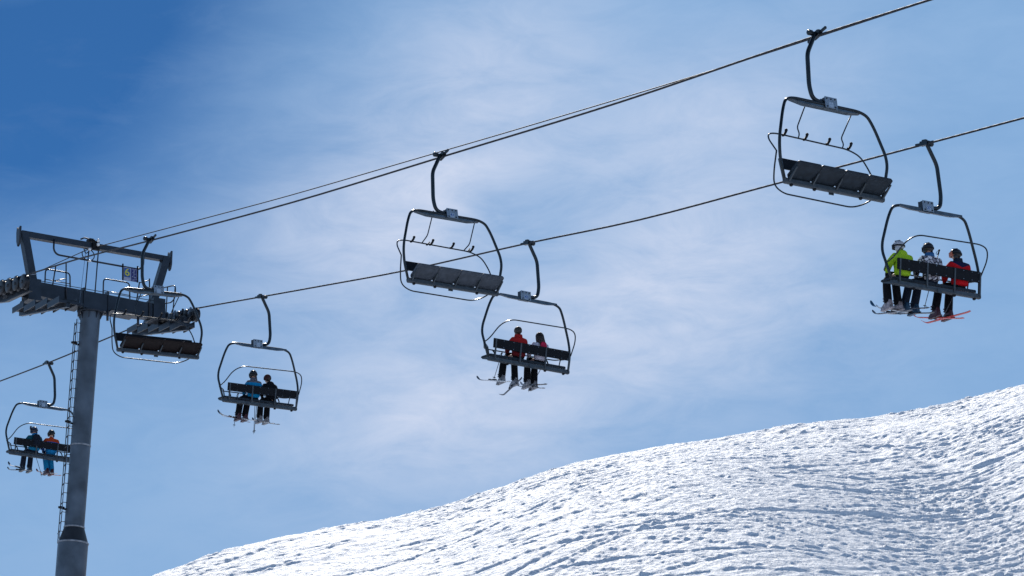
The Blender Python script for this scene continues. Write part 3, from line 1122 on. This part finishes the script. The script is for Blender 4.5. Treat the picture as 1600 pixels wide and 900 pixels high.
lz = [23.75, 22, 20, 18.4, 17.95]
mb.tube([lad(z, .11, .02) if z > 18.2 else lad(18.2, .11 + .02, .02) + (colp(z) - colp(18.2)) for z in lz], .0115 * S, 6)
mb.tube([lad(z, .02, .33) if z > 18.2 else lad(18.2, .02, .33) + (colp(z) - colp(18.2)) for z in lz], .0115 * S, 6)
ladder = mb.build('ladder', M['wire'], tower)
for k in range(23):
    z = 23.65 - k * .25
    if z < 18.1:
        break
    r_ = MB()
    r_.tube([lad(z, .11, .02), lad(z, .02, .33)], .012 * S, 6)
    r_.tube([lad(z, .11, .02), lad(z, .00, .02)], .009 * S, 6)
    r_.build('rung', M['wire'], ladder)
for z in (23.1, 21.0, 18.75):
    r_ = MB()
    a = lad(z, .17, .0)
    r_.bar(a + Vector((-.05, -.04, 0)), a + Vector((.12, .04, 0)), .10, .06)
    r_.bar(a + Vector((.1, 0, -.03)), a + Vector((.24, .05, -.03)), .04, .05)
    r_.build('ladder_bracket', M['rubber'], ladder)
mb = MB()
mb.tube([T(2.20, 25.62, -.1), T(1.95, 23.9, -.2), T(1.93, 22.9, -.2), T(1.55, 17.0, .12), T(1.2, 11.5, .4)], .006 * S, 5)
mb.build('earth_wire', M['plate'], tower)

# the number sign hung on the bar
sign = empty('number_sign', 'small blue sign with a yellow 6 hanging from the tower bar', 'sign')
sign.location = W(3.44, TT - .17, 24.94)
sign.rotation_euler = (0, 0, PSI)


def sg(mb, x0, x1, z0, z1, y0, y1):
    return mb.box(x0 * S, x1 * S, y0 * S, y1 * S, z0 * S, z1 * S)


for x in (-.215, .215):
    mb = MB()
    sg(mb, x - .016, x + .016, -.01, .44, -.025, .01)
    mb.build('sign_strap', M['rubber'], sign)
mb = MB()
sg(mb, -.199, .02, .0, .355, -.012, .008)
bd = mb.build('sign_panel', M['sign_grey'], sign)
mb = MB()
sg(mb, -.180, -.002, .088, .335, -.017, -.0125)
mb.build('blue_field', M['sign_blue'], bd)
text_mesh('digit', '6', .285 * S, M['sign_yellow'], bd, Matrix.Translation(Vector((-.092, -.019, .212)) * S) @ Matrix.Rotation(math.pi / 2, 4, 'X') @ Matrix.Scale(1.12, 4, (1, 0, 0)))
mb = MB()
sg(mb, .022, .199, .0, .355, -.012, .008)
bn = mb.build('sign_panel', M['sign_navy'], sign)
mb = MB()
for x0, x1, z0, z1 in ((.035, .19, .325, .335), (.035, .19, .05, .058), (.178, .186, .06, .32), (.10, .112, .10, .29), (.05, .07, .11, .14), (.12, .15, .09, .12), (.06, .1, .23, .24), (.125, .16, .2, .21), (.09, .135, .285, .3), (.04, .12, .02, .03)):
    sg(mb, x0, x1, z0, z1, -.016, -.0125)
em = mb.build('emblem', M['sign_grey'], bn)


# ------------------------------------------------------------------ riders
def skin_mesh(name, verts, edges, radii, m, sub=1, root=0):
    """one continuous surface grown round a stick skeleton"""
    me = bpy.data.meshes.new('skeleton')
    me.from_pydata(verts, edges, [])
    ob = bpy.data.objects.new('tmp', me)
    COL.objects.link(ob)
    md = ob.modifiers.new('Skin', 'SKIN')
    md.use_smooth_shade = True
    sv_ = me.skin_vertices[0].data
    for i, r in enumerate(radii):
        sv_[i].radius = r if isinstance(r, tuple) else (r, r)
        sv_[i].use_root = (i == root)
    s_ = ob.modifiers.new('Sub', 'SUBSURF')
    s_.levels = s_.render_levels = sub
    dg = bpy.context.evaluated_depsgraph_get()
    dg.update()
    out = bpy.data.meshes.new_from_object(ob.evaluated_get(dg))
    bpy.data.objects.remove(ob)
    bpy.data.meshes.remove(me)
    out.name = name
    out.materials.clear()
    out.materials.append(m)
    out.polygons.foreach_set('use_smooth', np.ones(len(out.polygons), bool))
    return out


class Rig:
    def __init__(self):
        self.v, self.e, self.r = [], [], []

    def chain(self, pts, start=None):
        last = start
        for p, r in pts:
            self.v.append(tuple(p))
            self.r.append(r)
            if last is not None:
                self.e.append((last, len(self.v) - 1))
            last = len(self.v) - 1
        return last


def pose(p):
    """joint positions of a seated rider (metres, origin on the seat under the hips' rear)"""
    ln, sl, hs = p.get('lean', 0.0), p.get('side', 0.0), p.get('h', 1.0)
    J = {}
    J['pelvis'] = Vector((0, .12, .12))
    J['waist'] = Vector((sl * .3, .10 + ln * .3, .28 * hs))
    J['chest'] = Vector((sl * .7, .10 + ln * .7, .44 * hs))
    J['neckb'] = Vector((sl, .11 + ln, .585 * hs))
    J['neck'] = Vector((sl * 1.05, .125 + ln * 1.1, .655 * hs))
    tilt = p.get('tilt', (0, 0))
    J['head'] = J['neck'] + Vector((tilt[0], .02 + tilt[1], .145))
    ank = p['ank']
    for i, s in enumerate((-1, 1)):
        a = Vector(ank[i])
        J['hip', s] = Vector((.09 * s, .14, .10))
        kx = .5 * (.11 * s + a.x)
        J['knee', s] = Vector((kx, .56, .125))
        J['ankle', s] = a
        J['toe', s] = a + Vector((.02 * s, .15, -.075))
        J['shoulder', s] = Vector((sl + .185 * p.get('sw', 1.0) * s, .10 + ln, .545 * hs))
        wr = p.get('wrist', ((-.17, .40, .24), (.17, .40, .24)))[i]
        w = Vector(wr)
        mid = (J['shoulder', s] + w) / 2
        J['elbow', s] = mid + Vector((.095 * p.get('sw', 1.0) ** 2 * s, -.06, -.075))
        J['wrist', s] = w
    return J


def fingers(rig, J, s, base, k=1.0):
    w = J['wrist', s]
    d = (w - J['elbow', s]).normalized()
    side = Vector((s, 0, 0))
    for i, (off, L) in enumerate(((-.033, .062), (-.011, .074), (.011, .069), (.033, .055))):
        b = w + d * .085 + side * off
        rig.chain([(b, .0095 * k), (b + d * L * .45 + Vector((0, 0, -.008)), .0085 * k), (b + d * L * .75 + Vector((0, 0, -.026)), .008 * k), (b + d * L * .8 + Vector((0, 0, -.046)), .0075 * k)], base)
    b = w + d * .03 - side * .035
    rig.chain([(b, .012 * k), (b + d * .03 - side * .022 + Vector((0, 0, -.01)), .011 * k), (b + d * .055 - side * .026 + Vector((0, 0, -.025)), .009 * k)], base)


def build_body(J):
    g = Rig()
    top = g.chain([(J['pelvis'], (.13, .10)), (J['waist'], (.125, .09)), (J['chest'], (.145, .10)), (J['neckb'], (.085, .07)), (J['neck'], (.05, .055))])
    hd = J['head']
    a = g.chain([(hd + Vector((0, .01, -.065)), (.055, .065)), (hd, (.072, .088)), (hd + Vector((0, -.01, .075)), (.055, .065))], top)
    g.chain([(hd + Vector((0, .088, -.02)), .017), (hd + Vector((0, .108, -.032)), .011)], a - 1)       # nose
    for s in (-1, 1):
        g.chain([(hd + Vector((.078 * s, -.01, -.01)), .014), (hd + Vector((.086 * s, -.02, .015)), .010)], a - 1)   # ears
        g.chain([(J['hip', s], .085), ((J['hip', s] + J['knee', s]) / 2, .075), (J['knee', s], .058), (J['knee', s] * .55 + J['ankle', s] * .45, .055), (J['ankle', s], .04), (J['toe', s], .035)], 0)
        b = g.chain([(J['shoulder', s], .062), (J['elbow', s], .043), (J['wrist', s], .028), (J['wrist', s] + (J['wrist', s] - J['elbow', s]).normalized() * .06, (.040, .018))], 2)
        fingers(g, J, s, b)
    return skin_mesh('person', g.v, g.e, g.r, M['skin'])


def build_jacket(J, m, bulk=1.0, hood=True):
    g = Rig()
    b = bulk * 1.09
    lo = J['pelvis'] + Vector((0, -.02, -.06))
    top = g.chain([(lo, (.185 * b, .145)), (J['pelvis'] + Vector((0, -.01, .06)), (.182 * b, .14)), (J['waist'], (.172 * b, .128)), (J['chest'], (.19 * b, .135)),
                   (J['neckb'] + Vector((0, -.005, -.03)), (.135 * b, .108)), (J['neck'] + Vector((0, -.012, -.015)), (.082, .086)), (J['neck'] + Vector((0, -.015, .035)), (.085, .088))])
    for s in (-1, 1):
        el, wr = J['elbow', s], J['wrist', s]
        g.chain([(J['shoulder', s] + Vector((0, 0, -.005)), .087 * b), ((J['shoulder', s] + el) / 2, .077 * b), (el, .07 * b), ((el + wr) / 2, .06 * b), (wr, .048)], 3)
    return skin_mesh('jacket', g.v, g.e, g.r, m, 2)


def build_trousers(J, m):
    g = Rig()
    g.chain([(J['pelvis'] + Vector((0, .0, -.02)), (.145, .11)), (J['pelvis'] + Vector((0, 0, .08)), (.14, .115))])
    for s in (-1, 1):
        h, k, a = J['hip', s], J['knee', s], J['ankle', s]
        g.chain([(h, .115), ((h + k) / 2, .110), (k, .102), (k * .6 + a * .4, .100), (a + Vector((0, .0, .04)), .102), (a + Vector((0, .005, -.035)), .100)], 0)
    return skin_mesh('trousers', g.v, g.e, g.r, m, 1)


def build_boot(J, s, m):
    a = J['ankle', s]
    b = MB()
    # cuff and shell of a ski boot, sole on the ski
    secs = [(-.135, .045, -.13, -.06), (-.12, .052, -.135, .03), (-.07, .056, -.135, .10), (.0, .056, -.135, .09), (.06, .052, -.135, .0), (.13, .05, -.135, -.05), (.185, .04, -.135, -.075)]
    vs, fs = [], []
    for (y, w, z0, z1) in secs:
        for (x, z) in ((-w, z0), (w, z0), (w, (z0 + z1) / 2), (w * .75, z1), (-w * .75, z1), (-w, (z0 + z1) / 2)):
            vs.append((a.x + x, a.y + y + .02, a.z + z))
    n = len(secs)
    for i in range(n - 1):
        for k in range(6):
            fs.append((i * 6 + k, i * 6 + (k + 1) % 6, i * 6 + 6 + (k + 1) % 6, i * 6 + 6 + k))
    fs += [tuple(range(5, -1, -1)), tuple(range((n - 1) * 6, n * 6))]
    b.add(vs, fs, False)
    b.tube([a + Vector((0, -.005, .02)), a + Vector((0, .0, .12))], .068, 10)
    for z, y in ((.085, 0), (.03, .0)):
        b.box(a.x - .078, a.x + .078, a.y - .02, a.y + .075, a.z + z - .014, a.z + z + .014)
    b.box(a.x - .045, a.x + .045, a.y - .155, a.y + .215, a.z - .155, a.z - .133)
    return b.mesh('boot', m)


def build_glove(J, s, m):
    g = Rig()
    w = J['wrist', s]
    d = (w - J['elbow', s]).normalized()
    b = g.chain([(w - d * .04, .047), (w + d * .015, .046), (w + d * .065, (.052, .03))])
    fingers(g, J, s, b, 1.55)
    return skin_mesh('glove', g.v, g.e, g.r, m, 1)


def person(chair, x, y, z, name_label, p):
    """seat a rider on a chair; p holds pose and clothing"""
    J = pose(p)
    o = bpy.data.objects.new('person', build_body(J))
    COL.objects.link(o)
    o.matrix_world = chair_mw(chair) @ Matrix.Translation(Vector((x, y, z)) * S)
    tag(o, name_label, 'person', 'riders seated on the chairlift')

    def part(nm, me, parent=None):
        q = bpy.data.objects.new(nm, me)
        COL.objects.link(q)
        q.parent = parent or o
        return q
    part('jacket', build_jacket(J, p['jacket'], p.get('bulk', 1.0)))
    part('trousers', build_trousers(J, p['trousers']))
    for i, s in enumerate((-1, 1)):
        part('boot', build_boot(J, s, p['boot']))
        part('glove', build_glove(J, s, p.get('glove', M['rubber'])))
    hd = J['head']
    yaw = p.get('yaw', 0.0)
    R = Matrix.Translation(hd) @ Matrix.Rotation(yaw, 4, 'Z')

    def headpart(nm, mb, m, parent=None):
        me = mb.mesh(nm, m)
        me.transform(R)
        return part(nm, me, parent)
    if p.get('helmet'):
        mb = MB()
        mb.ball((0, -.012, .028), (.118, .135, .118), 20, 12, cut=lambda v: (v[2] + .055) if v[1] < .05 else (v[2] - .045))
        mb.ball((0, -.012, .028), (.108, .125, .108), 20, 12, cut=lambda v: (v[2] + .055) if v[1] < .05 else (v[2] - .045))
        for s in (-1, 1):
            mb.ball((.098 * s, .0, -.055), (.026, .05, .055), 10, 6)
        hm = headpart('helmet', mb, p['helmet'])
        mb = MB()
        for dx in (-.05, 0, .05):
            mb.box(dx - .012, dx + .012, -.06, .05, .128 if dx == 0 else .114, .152 if dx == 0 else .137)
        headpart('vent', mb, M['rubber'], hm)
        mb = MB()
        ring = [(.119 * math.cos(a) * 1.0, -.012 + .137 * math.sin(a), .018 + .012 * math.sin(a)) for a in np.linspace(-math.pi * 1.28, math.pi * .28, 30)]
        for q0, q1 in zip(ring[:-1], ring[1:]):
            mb.bar(q0, q1, .01, .036)
        gg = headpart('goggles', mb, p.get('strap', M['rubber']))
        mb = MB()
        for k in range(8):
            a0, a1 = math.radians(30 + 15 * k), math.radians(45 + 15 * k)
            q0, q1 = [(.112 * math.cos(a), -.005 + .13 * math.sin(a), .01) for a in (a0, a1)]
            mb.bar(q0, q1, .03, .085)
        headpart('lens', mb, p.get('lens', M['rubber']), gg)
    if p.get('cap'):
        mb = MB()
        mb.ball((0, -.01, .03), (.105, .122, .118), 18, 12, cut=lambda v: (v[2] + .02))
        mb.ball((0, -.005, .0), (.108, .124, .028), 18, 6)
        headpart('cap', mb, p['cap'])
    if p.get('hair'):
        mb = MB()
        ln = p['hair']
        mb.ball((0, -.02, .022), (.098, .115, .112), 18, 12, cut=lambda v: (v[2] + .02 if v[1] > .03 else 1))
        if ln > .1:
            rnd = random.Random(5)
            for k in range(34):
                a = math.pi + (k / 33) * math.pi
                x0, y0 = .09 * math.cos(a), -.02 + .10 * math.sin(a)
                j = rnd.uniform(-.02, .02)
                mb.tube([(x0 * .95, y0 * .95, .05), (x0 * 1.12, y0 * 1.1, -.05), (x0 * 1.15 + j, y0 * 1.18 - .01, -.14), (x0 * 1.0 + j * 1.6, y0 * 1.15 - .02, -ln - rnd.uniform(0, .05))], [.026, .03, .028, .008], 6)
        headpart('hair', mb, M['hair'])
    if p.get('collar'):
        mb = MB()
        n0 = J['neck'] - hd
        mb.tube([n0 + Vector((0, -.02, -.05)), n0 + Vector((0, -.02, .0)), n0 + Vector((0, -.025, .05))], [.115, .108, .10], 14)
        part_ = mb.mesh('collar', p['collar'])
        part_.transform(Matrix.Translation(hd))
        part('collar', part_)
    if p.get('hood'):
        mb = MB()
        n0 = J['neck']
        mb.ball((n0.x, n0.y - .075, n0.z - .03), (.125, .065, .085), 14, 8)
        part('hood', mb.mesh('hood', p['hood']))
    return o, J


def chair_mw(c):
    return Matrix.Translation(c.location) @ c.rotation_euler.to_matrix().to_4x4()


SEAT = -2.665
cloth = lambda n, c, r=.8: mat(n, c, r, bump=(9, 0.02), spec=0.1)
black = cloth('black_ski_cloth', (.006, .007, .010))
navy = cloth('navy_ski_cloth', (.012, .018, .034))
blue_tr = cloth('bright_blue_cloth', (.005, .17, .38))
lime = cloth('lime_cloth', (.30, .50, .025))
redc = cloth('red_cloth', (.33, .018, .018))
hel_w = mat('white_helmet_shell', (.42, .43, .47), .3)
hel_k = mat('black_helmet_shell', (.012, .012, .014), .38)
lens_r = mat('orange_goggle_lens', (.45, .12, .06), .15)
boot_g = mat('grey_boot_shell', (.24, .21, .23), .4, noise=(14, .7))
boot_k = mat('black_boot_shell', (.02, .025, .035), .35)
boot_b = mat('blue_boot_shell', (.015, .05, .10), .35)
boot_m = mat('maroon_boot_shell', (.045, .006, .012), .4)
boot_w = mat('white_boot_shell', (.20, .20, .22), .4, noise=(14, .95))
boot_d = mat('dark_maroon_boot_shell', (.06, .02, .03), .4)
red_navy = banded('red_navy_cloth', [(0, (.50, .008, .014)), (.47, (.012, .014, .05))], wob=-.38)
grey_blue = banded('blue_grey_cloth', [(0, (.003, .20, .42)), (.53, (.10, .10, .125))], wob=.05)
orange_blue = banded('orange_blue_cloth', [(0, (.01, .20, .48)), (.20, (.012, .09, .35)), (.40, (.01, .12, .42)), (.455, (.44, .055, .015))], wob=.05)
teal = cloth('teal_cloth', (.008, .10, .14))
teal_b = banded('teal_blue_cloth', [(0, (.01, .19, .36)), (.18, (.008, .085, .125))], wob=.0)
red_dark = banded('red_jacket_cloth', [(0, (.12, .010, .014)), (.30, (.36, .018, .018))], wob=.0)
pale = cloth('pale_lilac_cloth', (.50, .48, .56))
camo = cloth('camouflage_cloth', (.3, .3, .34))
nt = camo.node_tree
t_ = nt.nodes.new('ShaderNodeTexCoord')
v_ = nt.nodes.new('ShaderNodeTexVoronoi')
v_.feature = 'DISTANCE_TO_EDGE'
v_.inputs['Scale'].default_value = 11
nt.links.new(t_.outputs['Object'], v_.inputs['Vector'])
v2_ = nt.nodes.new('ShaderNodeTexVoronoi')
v2_.inputs['Scale'].default_value = 11
nt.links.new(t_.outputs['Object'], v2_.inputs['Vector'])
r_ = nt.nodes.new('ShaderNodeValToRGB')
r_.color_ramp.interpolation = 'CONSTANT'
r_.color_ramp.elements[0].color = (.045, .04, .06, 1)
r_.color_ramp.elements[1].position = .075
r_.color_ramp.elements[1].color = (1, 1, 1, 1)
nt.links.new(v_.outputs['Distance'], r_.inputs['Fac'])
s2_ = nt.nodes.new('ShaderNodeSeparateColor')
nt.links.new(v2_.outputs['Color'], s2_.inputs[0])
r2_ = nt.nodes.new('ShaderNodeValToRGB')
r2_.color_ramp.interpolation = 'CONSTANT'
r2_.color_ramp.elements[0].color = (.46, .455, .50, 1)
r2_.color_ramp.elements[1].position = .45
r2_.color_ramp.elements[1].color = (.22, .21, .25, 1)
e_ = r2_.color_ramp.elements.new(.72)
e_.color = (.68, .67, .71, 1)
nt.links.new(s2_.outputs[0], r2_.inputs['Fac'])
mx_ = nt.nodes.new('ShaderNodeMix')
mx_.data_type = 'RGBA'
mx_.blend_type = 'MULTIPLY'
mx_.inputs[0].default_value = 1
nt.links.new(r2_.outputs['Color'], mx_.inputs[6])
nt.links.new(r_.outputs['Color'], mx_.inputs[7])
nt.links.new(mx_.outputs[2], nt.nodes['Principled BSDF'].inputs['Base Color'])
jean = cloth('blue_collar_cloth', (.03, .11, .26))
brown_cap = cloth('brown_knit', (.05, .022, .025))

SK_ = -.375        # ankle height below the seat


def ankles(x, xa, xb, dz=0.0, ya=.60):
    return ((xa - x) * S, ya, SK_ + dz), ((xb - x) * S, ya + .02, SK_ + dz)


riders = [
    (0, -.70, 'person in a lime green hooded jacket and white helmet at the left of the three', dict(
        jacket=lime, trousers=black, boot=boot_g, helmet=hel_w, hood=lime, yaw=.55, tilt=(-.01, .02), h=.93, lean=.0, bulk=1.16, sw=1.14, ank=ankles(-.70, -.73, -.48), strap=M['rubber'])),
    (0, -.02, 'person in a grey and white camouflage jacket with black helmet', dict(
        jacket=camo, trousers=navy, boot=boot_b, helmet=hel_k, collar=jean, h=1.02, bulk=1.22, sw=1.2, ank=ankles(-.02, -.33, -.09))),
    (0, .66, 'person in a red jacket with navy shoulders, black helmet turned left', dict(
        jacket=red_navy, trousers=black, boot=boot_m, helmet=hel_k, lens=lens_r, yaw=.9, h=1.0, bulk=1.24, sw=1.2, tilt=(-.02, .01), collar=navy, ank=ankles(.66, .40, .72))),
    (1, -.20, 'person in a red jacket with short dark hair, no helmet', dict(
        jacket=red_dark, trousers=black, boot=boot_w, hair=.02, yaw=.2, h=.97, bulk=1.08, collar=redc, ank=ankles(-.20, -.37, -.02), lean=.0)),
    (1, .36, 'person with long dark hair in a pale lilac jacket', dict(
        jacket=pale, trousers=black, boot=boot_w, hair=.25, yaw=.1, h=.90, bulk=.98, ank=ankles(.36, .29, .48))),
    (2, -.13, 'person in a bright blue jacket with grey shoulders and black helmet', dict(
        jacket=grey_blue, trousers=black, boot=boot_d, helmet=hel_k, collar=cloth('grey_collar_cloth', (.10, .10, .125)), h=.98, bulk=1.08, ank=ankles(-.13, -.34, -.14))),
    (2, .38, 'person in a black jacket and brown knitted cap leaning left', dict(
        jacket=black, trousers=black, boot=boot_w, cap=brown_cap, hair=.02, side=-.07, tilt=(-.03, .05), yaw=.5, h=.90, bulk=.98, hood=black, ank=ankles(.38, .27, .47))),
    (3, -.26, 'person in a teal jacket and dark helmet with a camera on its side', dict(
        jacket=teal_b, trousers=navy, boot=boot_k, helmet=mat('dark_blue_helmet_shell', (.015, .03, .07), .35), hood=blue_tr, h=.98, bulk=1.1, sw=1.1, ank=ankles(-.26, -.40, -.18))),
    (3, .27, 'person in an orange topped jacket and bright blue trousers', dict(
        jacket=orange_blue, trousers=blue_tr, boot=boot_m, helmet=hel_k, h=.95, bulk=1.1, sw=1.1, ank=ankles(.27, .34, .50))),
]
PEOPLE = []
for ci, x, lab, p in riders:
    PEOPLE.append(person(LCH[ci], x, .0, SEAT, lab, p))

# helmet camera of the far left rider
o, J = PEOPLE[7]
mb = MB()
h = J['head']
mb.box(h.x - .15, h.x - .115, h.y - .05, h.y + .03, h.z + .04, h.z + .15)
mb.tube([(h.x - .13, h.y, h.z - .08), (h.x - .13, h.y, h.z + .05)], .012, 6)
mb.build('helmet_camera', M['rubber'], o)


# things the riders carry
def backpack(rider, label, m, w, hgt, zc, dep):
    o, J = rider
    root = empty('backpack', label, 'backpack')
    root.matrix_world = o.matrix_world @ Matrix.Translation(J['chest'] + Vector((0, -.135 - dep / 2, zc)))
    b = MB()
    prof = [(-.5, -.5, .75), (-.42, -.5, 1), (.30, -.5, 1), (.5, -.35, .8)]
    vs, fs = [], []
    n = 12
    for (zz, _, sc) in ((-.5, 0, .82), (-.38, 0, 1), (.1, 0, 1.0), (.36, 0, .9), (.5, 0, .6)):
        for k in range(n):
            a = 2 * math.pi * k / n
            cx, sy = math.cos(a), math.sin(a)
            vs.append((math.copysign(abs(cx) ** .55, cx) * w / 2 * sc, math.copysign(abs(sy) ** .55, sy) * dep / 2 * sc, zz * hgt))
    for i in range(4):
        for k in range(n):
            fs.append((i * n + k, i * n + (k + 1) % n, i * n + n + (k + 1) % n, i * n + n + k))
    fs += [tuple(range(n - 1, -1, -1)), tuple(range(4 * n, 5 * n))]
    b.add(vs, fs, True)
    b.build('pack_body', m, root)
    b = MB()
    b.box(-w * .36, w * .36, -dep / 2 - .02, -dep / 2 + .012, -hgt * .38, -hgt * .02)
    b.build('front_pocket', m, root)
    for s in (-1, 1):
        b = MB()
        b.tube([(w * .33 * s, dep * .3, hgt * .40), (w * .36 * s, dep * .5 + .10, hgt * .46), (w * .42 * s, dep * .5 + .22, hgt * .2), (w * .45 * s, dep * .5 + .2, -hgt * .2), (w * .42 * s, dep * .3, -hgt * .42)], .014, 6)
        b.build('shoulder_strap', M['rubber'], root)


backpack(PEOPLE[4], 'small raspberry red backpack worn over the pale lilac jacket', cloth('raspberry_cloth', (.42, .02, .06)), .19, .25, .03, .06)
backpack(PEOPLE[7], 'dark backpack worn on the teal jacket', cloth('dark_pack_cloth', (.012, .016, .026)), .28, .40, -.02, .12)

ski_cols = {'white': (.62, .64, .66), 'black': (.02, .022, .026), 'slate': (.07, .08, .105), 'red': (.60, .07, .06), 'blue': (.02, .09, .17), 'grey': (.25, .26, .29), 'brown': (.17, .10, .09), 'maroon': (.20, .02, .03), 'orange': (.5, .2, .15)}
ski_m = {k: mat('ski_' + k, c, .3, noise=(5, .2)) for k, c in ski_cols.items()}


def ski(ci, tip, tail, m, m2, label, roll=0.0, w=.085):
    c = LCH[ci]
    a, b = Vector(tip) * S, Vector(tail) * S
    L = (a - b).length
    root = empty('ski', label, 'ski', 'skis on the riders')
    y = (a - b).normalized()
    x = y.cross(Vector((0, 0, 1))).normalized()
    z = x.cross(y)
    R = Matrix((x, y, z)).transposed().to_4x4() @ Matrix.Rotation(roll, 4, 'Y')
    root.matrix_world = chair_mw(c) @ Matrix.Translation(b) @ R
    n = 16
    def strip(f0, f1, mm, name):
        mb = MB()
        vs, fs = [], []
        for i in range(n + 1):
            f = f0 + (f1 - f0) * i / n
            ww = w * (.42 + .14 * (2 * f - 1) ** 2) * (1 if f < .94 else max(.12, math.sqrt(max(0, 1 - ((f - .94) / .062) ** 2))))
            ww *= 1 if f > .02 else .8
            up = .10 * max(0, (f - .86) / .14) ** 2 + .015 * max(0, (.06 - f) / .06)
            th = .011 - .006 * abs(2 * f - 1)
            yy = f * L
            vs += [(-ww, yy, up - th), (ww, yy, up - th), (ww, yy, up + th), (-ww, yy, up + th)]
        for i in range(n):
            for k in range(4):
                fs.append((4 * i + k, 4 * i + (k + 1) % 4, 4 * i + 4 + (k + 1) % 4, 4 * i + 4 + k))
        fs += [(3, 2, 1, 0), tuple(4 * n + k for k in range(4))]
        mb.add(vs, fs)
        mb.build(name, mm, root)
    strip(0, .80, m, 'ski_body')
    strip(.8005, 1, m2, 'ski_tip')
    mb = MB()
    mb.box(-.035, .035, L * .42, L * .50, .012, .045)
    mb.box(-.035, .035, L * .56, L * .62, .012, .04)
    mb.build('binding', M['rubber'], root)


SKIS = [
    (0, (-.62, 1.12, -2.85), (-.64, .12, -3.27), 'white', 'blue', 'white ski with a dark blue tip under the lime jacketed rider', 0),
    (0, (-.60, 1.10, -3.03), (-.52, .12, -3.20), 'slate', 'slate', 'slate ski pointing left under the lime jacketed rider', 0),
    (0, (-.42, 1.2, -2.88), (-.13, .1, -3.11), 'slate', 'white', 'grey ski with white tip under the camouflage jacket', 0),
    (0, (-.30, 1.18, -2.96), (.0, .12, -3.18), 'black', 'white', 'black ski with a white tip under the camouflage jacket', 0),
    (0, (.30, 1.05, -2.98), (.62, .02, -3.23), 'red', 'red', 'red ski pointing left under the rider in red and navy', 0),
    (0, (.40, .90, -3.14), (.86, .08, -3.05), 'red', 'red', 'red ski slanting down under the rider in red and navy', 0),
    (1, (-.62, 1.12, -2.91), (-.42, .1, -3.18), 'white', 'black', 'white ski with black tip, leftmost under the chair of the red jacketed rider', 0),
    (1, (-.30, .62, -3.37), (.03, .30, -2.97), 'slate', 'slate', 'dark ski turned steeply down under the rider in red', 0),
    (1, (.32, 1.0, -2.94), (.48, .12, -3.19), 'grey', 'black', 'grey ski under the long haired rider, lower of the pair', 0),
    (1, (.44, 1.0, -2.91), (.53, .12, -3.09), 'black', 'white', 'black ski under the long haired rider, upper of the pair', 0),
    (2, (-.62, 1.1, -2.83), (-.24, .1, -3.24), 'brown', 'black', 'brown ski with raised black tip under the rider in blue and grey', 0),
    (2, (-.53, 1.1, -2.90), (-.11, .02, -3.19), 'white', 'white', 'white ski under the rider in blue and grey', 0),
    (2, (.14, 1.0, -2.93), (.46, .1, -3.19), 'white', 'black', 'white ski with black tip under the rider in black', 0),
    (2, (.32, 1.0, -2.95), (.60, .1, -3.20), 'black', 'black', 'black ski under the rider in black', 0),
    (3, (-.63, 1.02, -2.83), (-.38, .15, -3.18), 'slate', 'slate', 'slate ski with its tip raised under the teal jacketed rider', 0),
    (3, (-.64, 1.02, -2.99), (-.30, .1, -3.17), 'black', 'black', 'black ski lying level under the teal jacketed rider', 0),
    (3, (.24, 1.0, -2.93), (.50, .15, -3.15), 'white', 'maroon', 'white ski with a maroon tip under the rider in blue trousers', 0),
    (3, (.36, 1.0, -2.98), (.62, .15, -3.19), 'orange', 'orange', 'orange ski under the rider in blue trousers', 0),
]
for ci, tip, tail, a, b, lab, rl in SKIS:
    ski(ci, tip, tail, ski_m[a], ski_m[b], lab, rl)


def pole(ci, top, bottom, label, basket=True):
    c = LCH[ci]
    a, b = Vector(top) * S, Vector(bottom) * S
    root = empty('ski_pole', label, 'ski pole', 'ski poles held by the riders')
    z = (a - b).normalized()
    x = z.orthogonal().normalized()
    R = Matrix((x, z.cross(x), z)).transposed().to_4x4()
    root.matrix_world = chair_mw(c) @ Matrix.Translation(b) @ R
    L = (a - b).length
    mb = MB()
    mb.tube([(0, 0, 0), (0, 0, .08), (0, 0, L - .12)], [.004, .008, .0095], 8)
    mb.build('shaft', M['pole'], root)
    mb = MB()
    mb.lathe((0, 0, L - .13), (0, 0, 1), [(.013, 0), (.017, .03), (.015, .08), (.022, .12), (.014, .135)], 8)
    mb.tube(rounded([(0, .015, L - .02), (.03, .05, L - .06), (.02, .05, L - .12), (0, .016, L - .10)], .03, 4), .006, 5)
    mb.build('grip', M['rubber'], root)
    mb = MB()
    mb.lathe((0, 0, .07), (0, 0, 1), [(.012, -.01), (.045, 0), (.045, .006), (.012, .012)], 10)
    mb.build('basket', M['rubber'], root)


# poles read off the photograph: top in a hand or lap, basket hanging below the skis
POLES = [
    (0, (.17, .02, -1.99), (.05, .42, -3.02), 'ski pole with its grip above the shoulder of the camouflage jacket'),
    (0, (.86, .12, -2.26), (.52, .50, -3.16), 'ski pole tucked behind the right arm of the red and navy jacket'),
    (0, (.42, .42, -2.45), (.38, .52, -3.20), 'ski pole hanging between the camouflage jacket and the red one'),
    (1, (-.42, .40, -2.45), (-.55, .55, -3.05), 'ski pole hanging left of the red jacketed rider'),
    (1, (.62, .30, -2.52), (.40, .62, -3.16), 'ski pole hanging right of the long haired rider'),
    (2, (-.40, .40, -2.45), (-.45, .52, -3.30), 'ski pole hanging to the left of the rider in blue and grey'),
    (2, (.10, .42, -2.45), (.10, .50, -3.42), 'ski pole hanging lowest, under the rider in black'),
    (2, (.17, .44, -2.48), (.13, .53, -3.38), 'ski pole hanging beside the lowest one under the rider in black'),
    (3, (-.10, .42, -2.50), (.14, .35, -3.24), 'ski pole slanting between the two riders of the farthest chair'),
]
for ci, a, b, lab in POLES:
    pole(ci, a, b, lab)
bpy.context.view_layer.update()
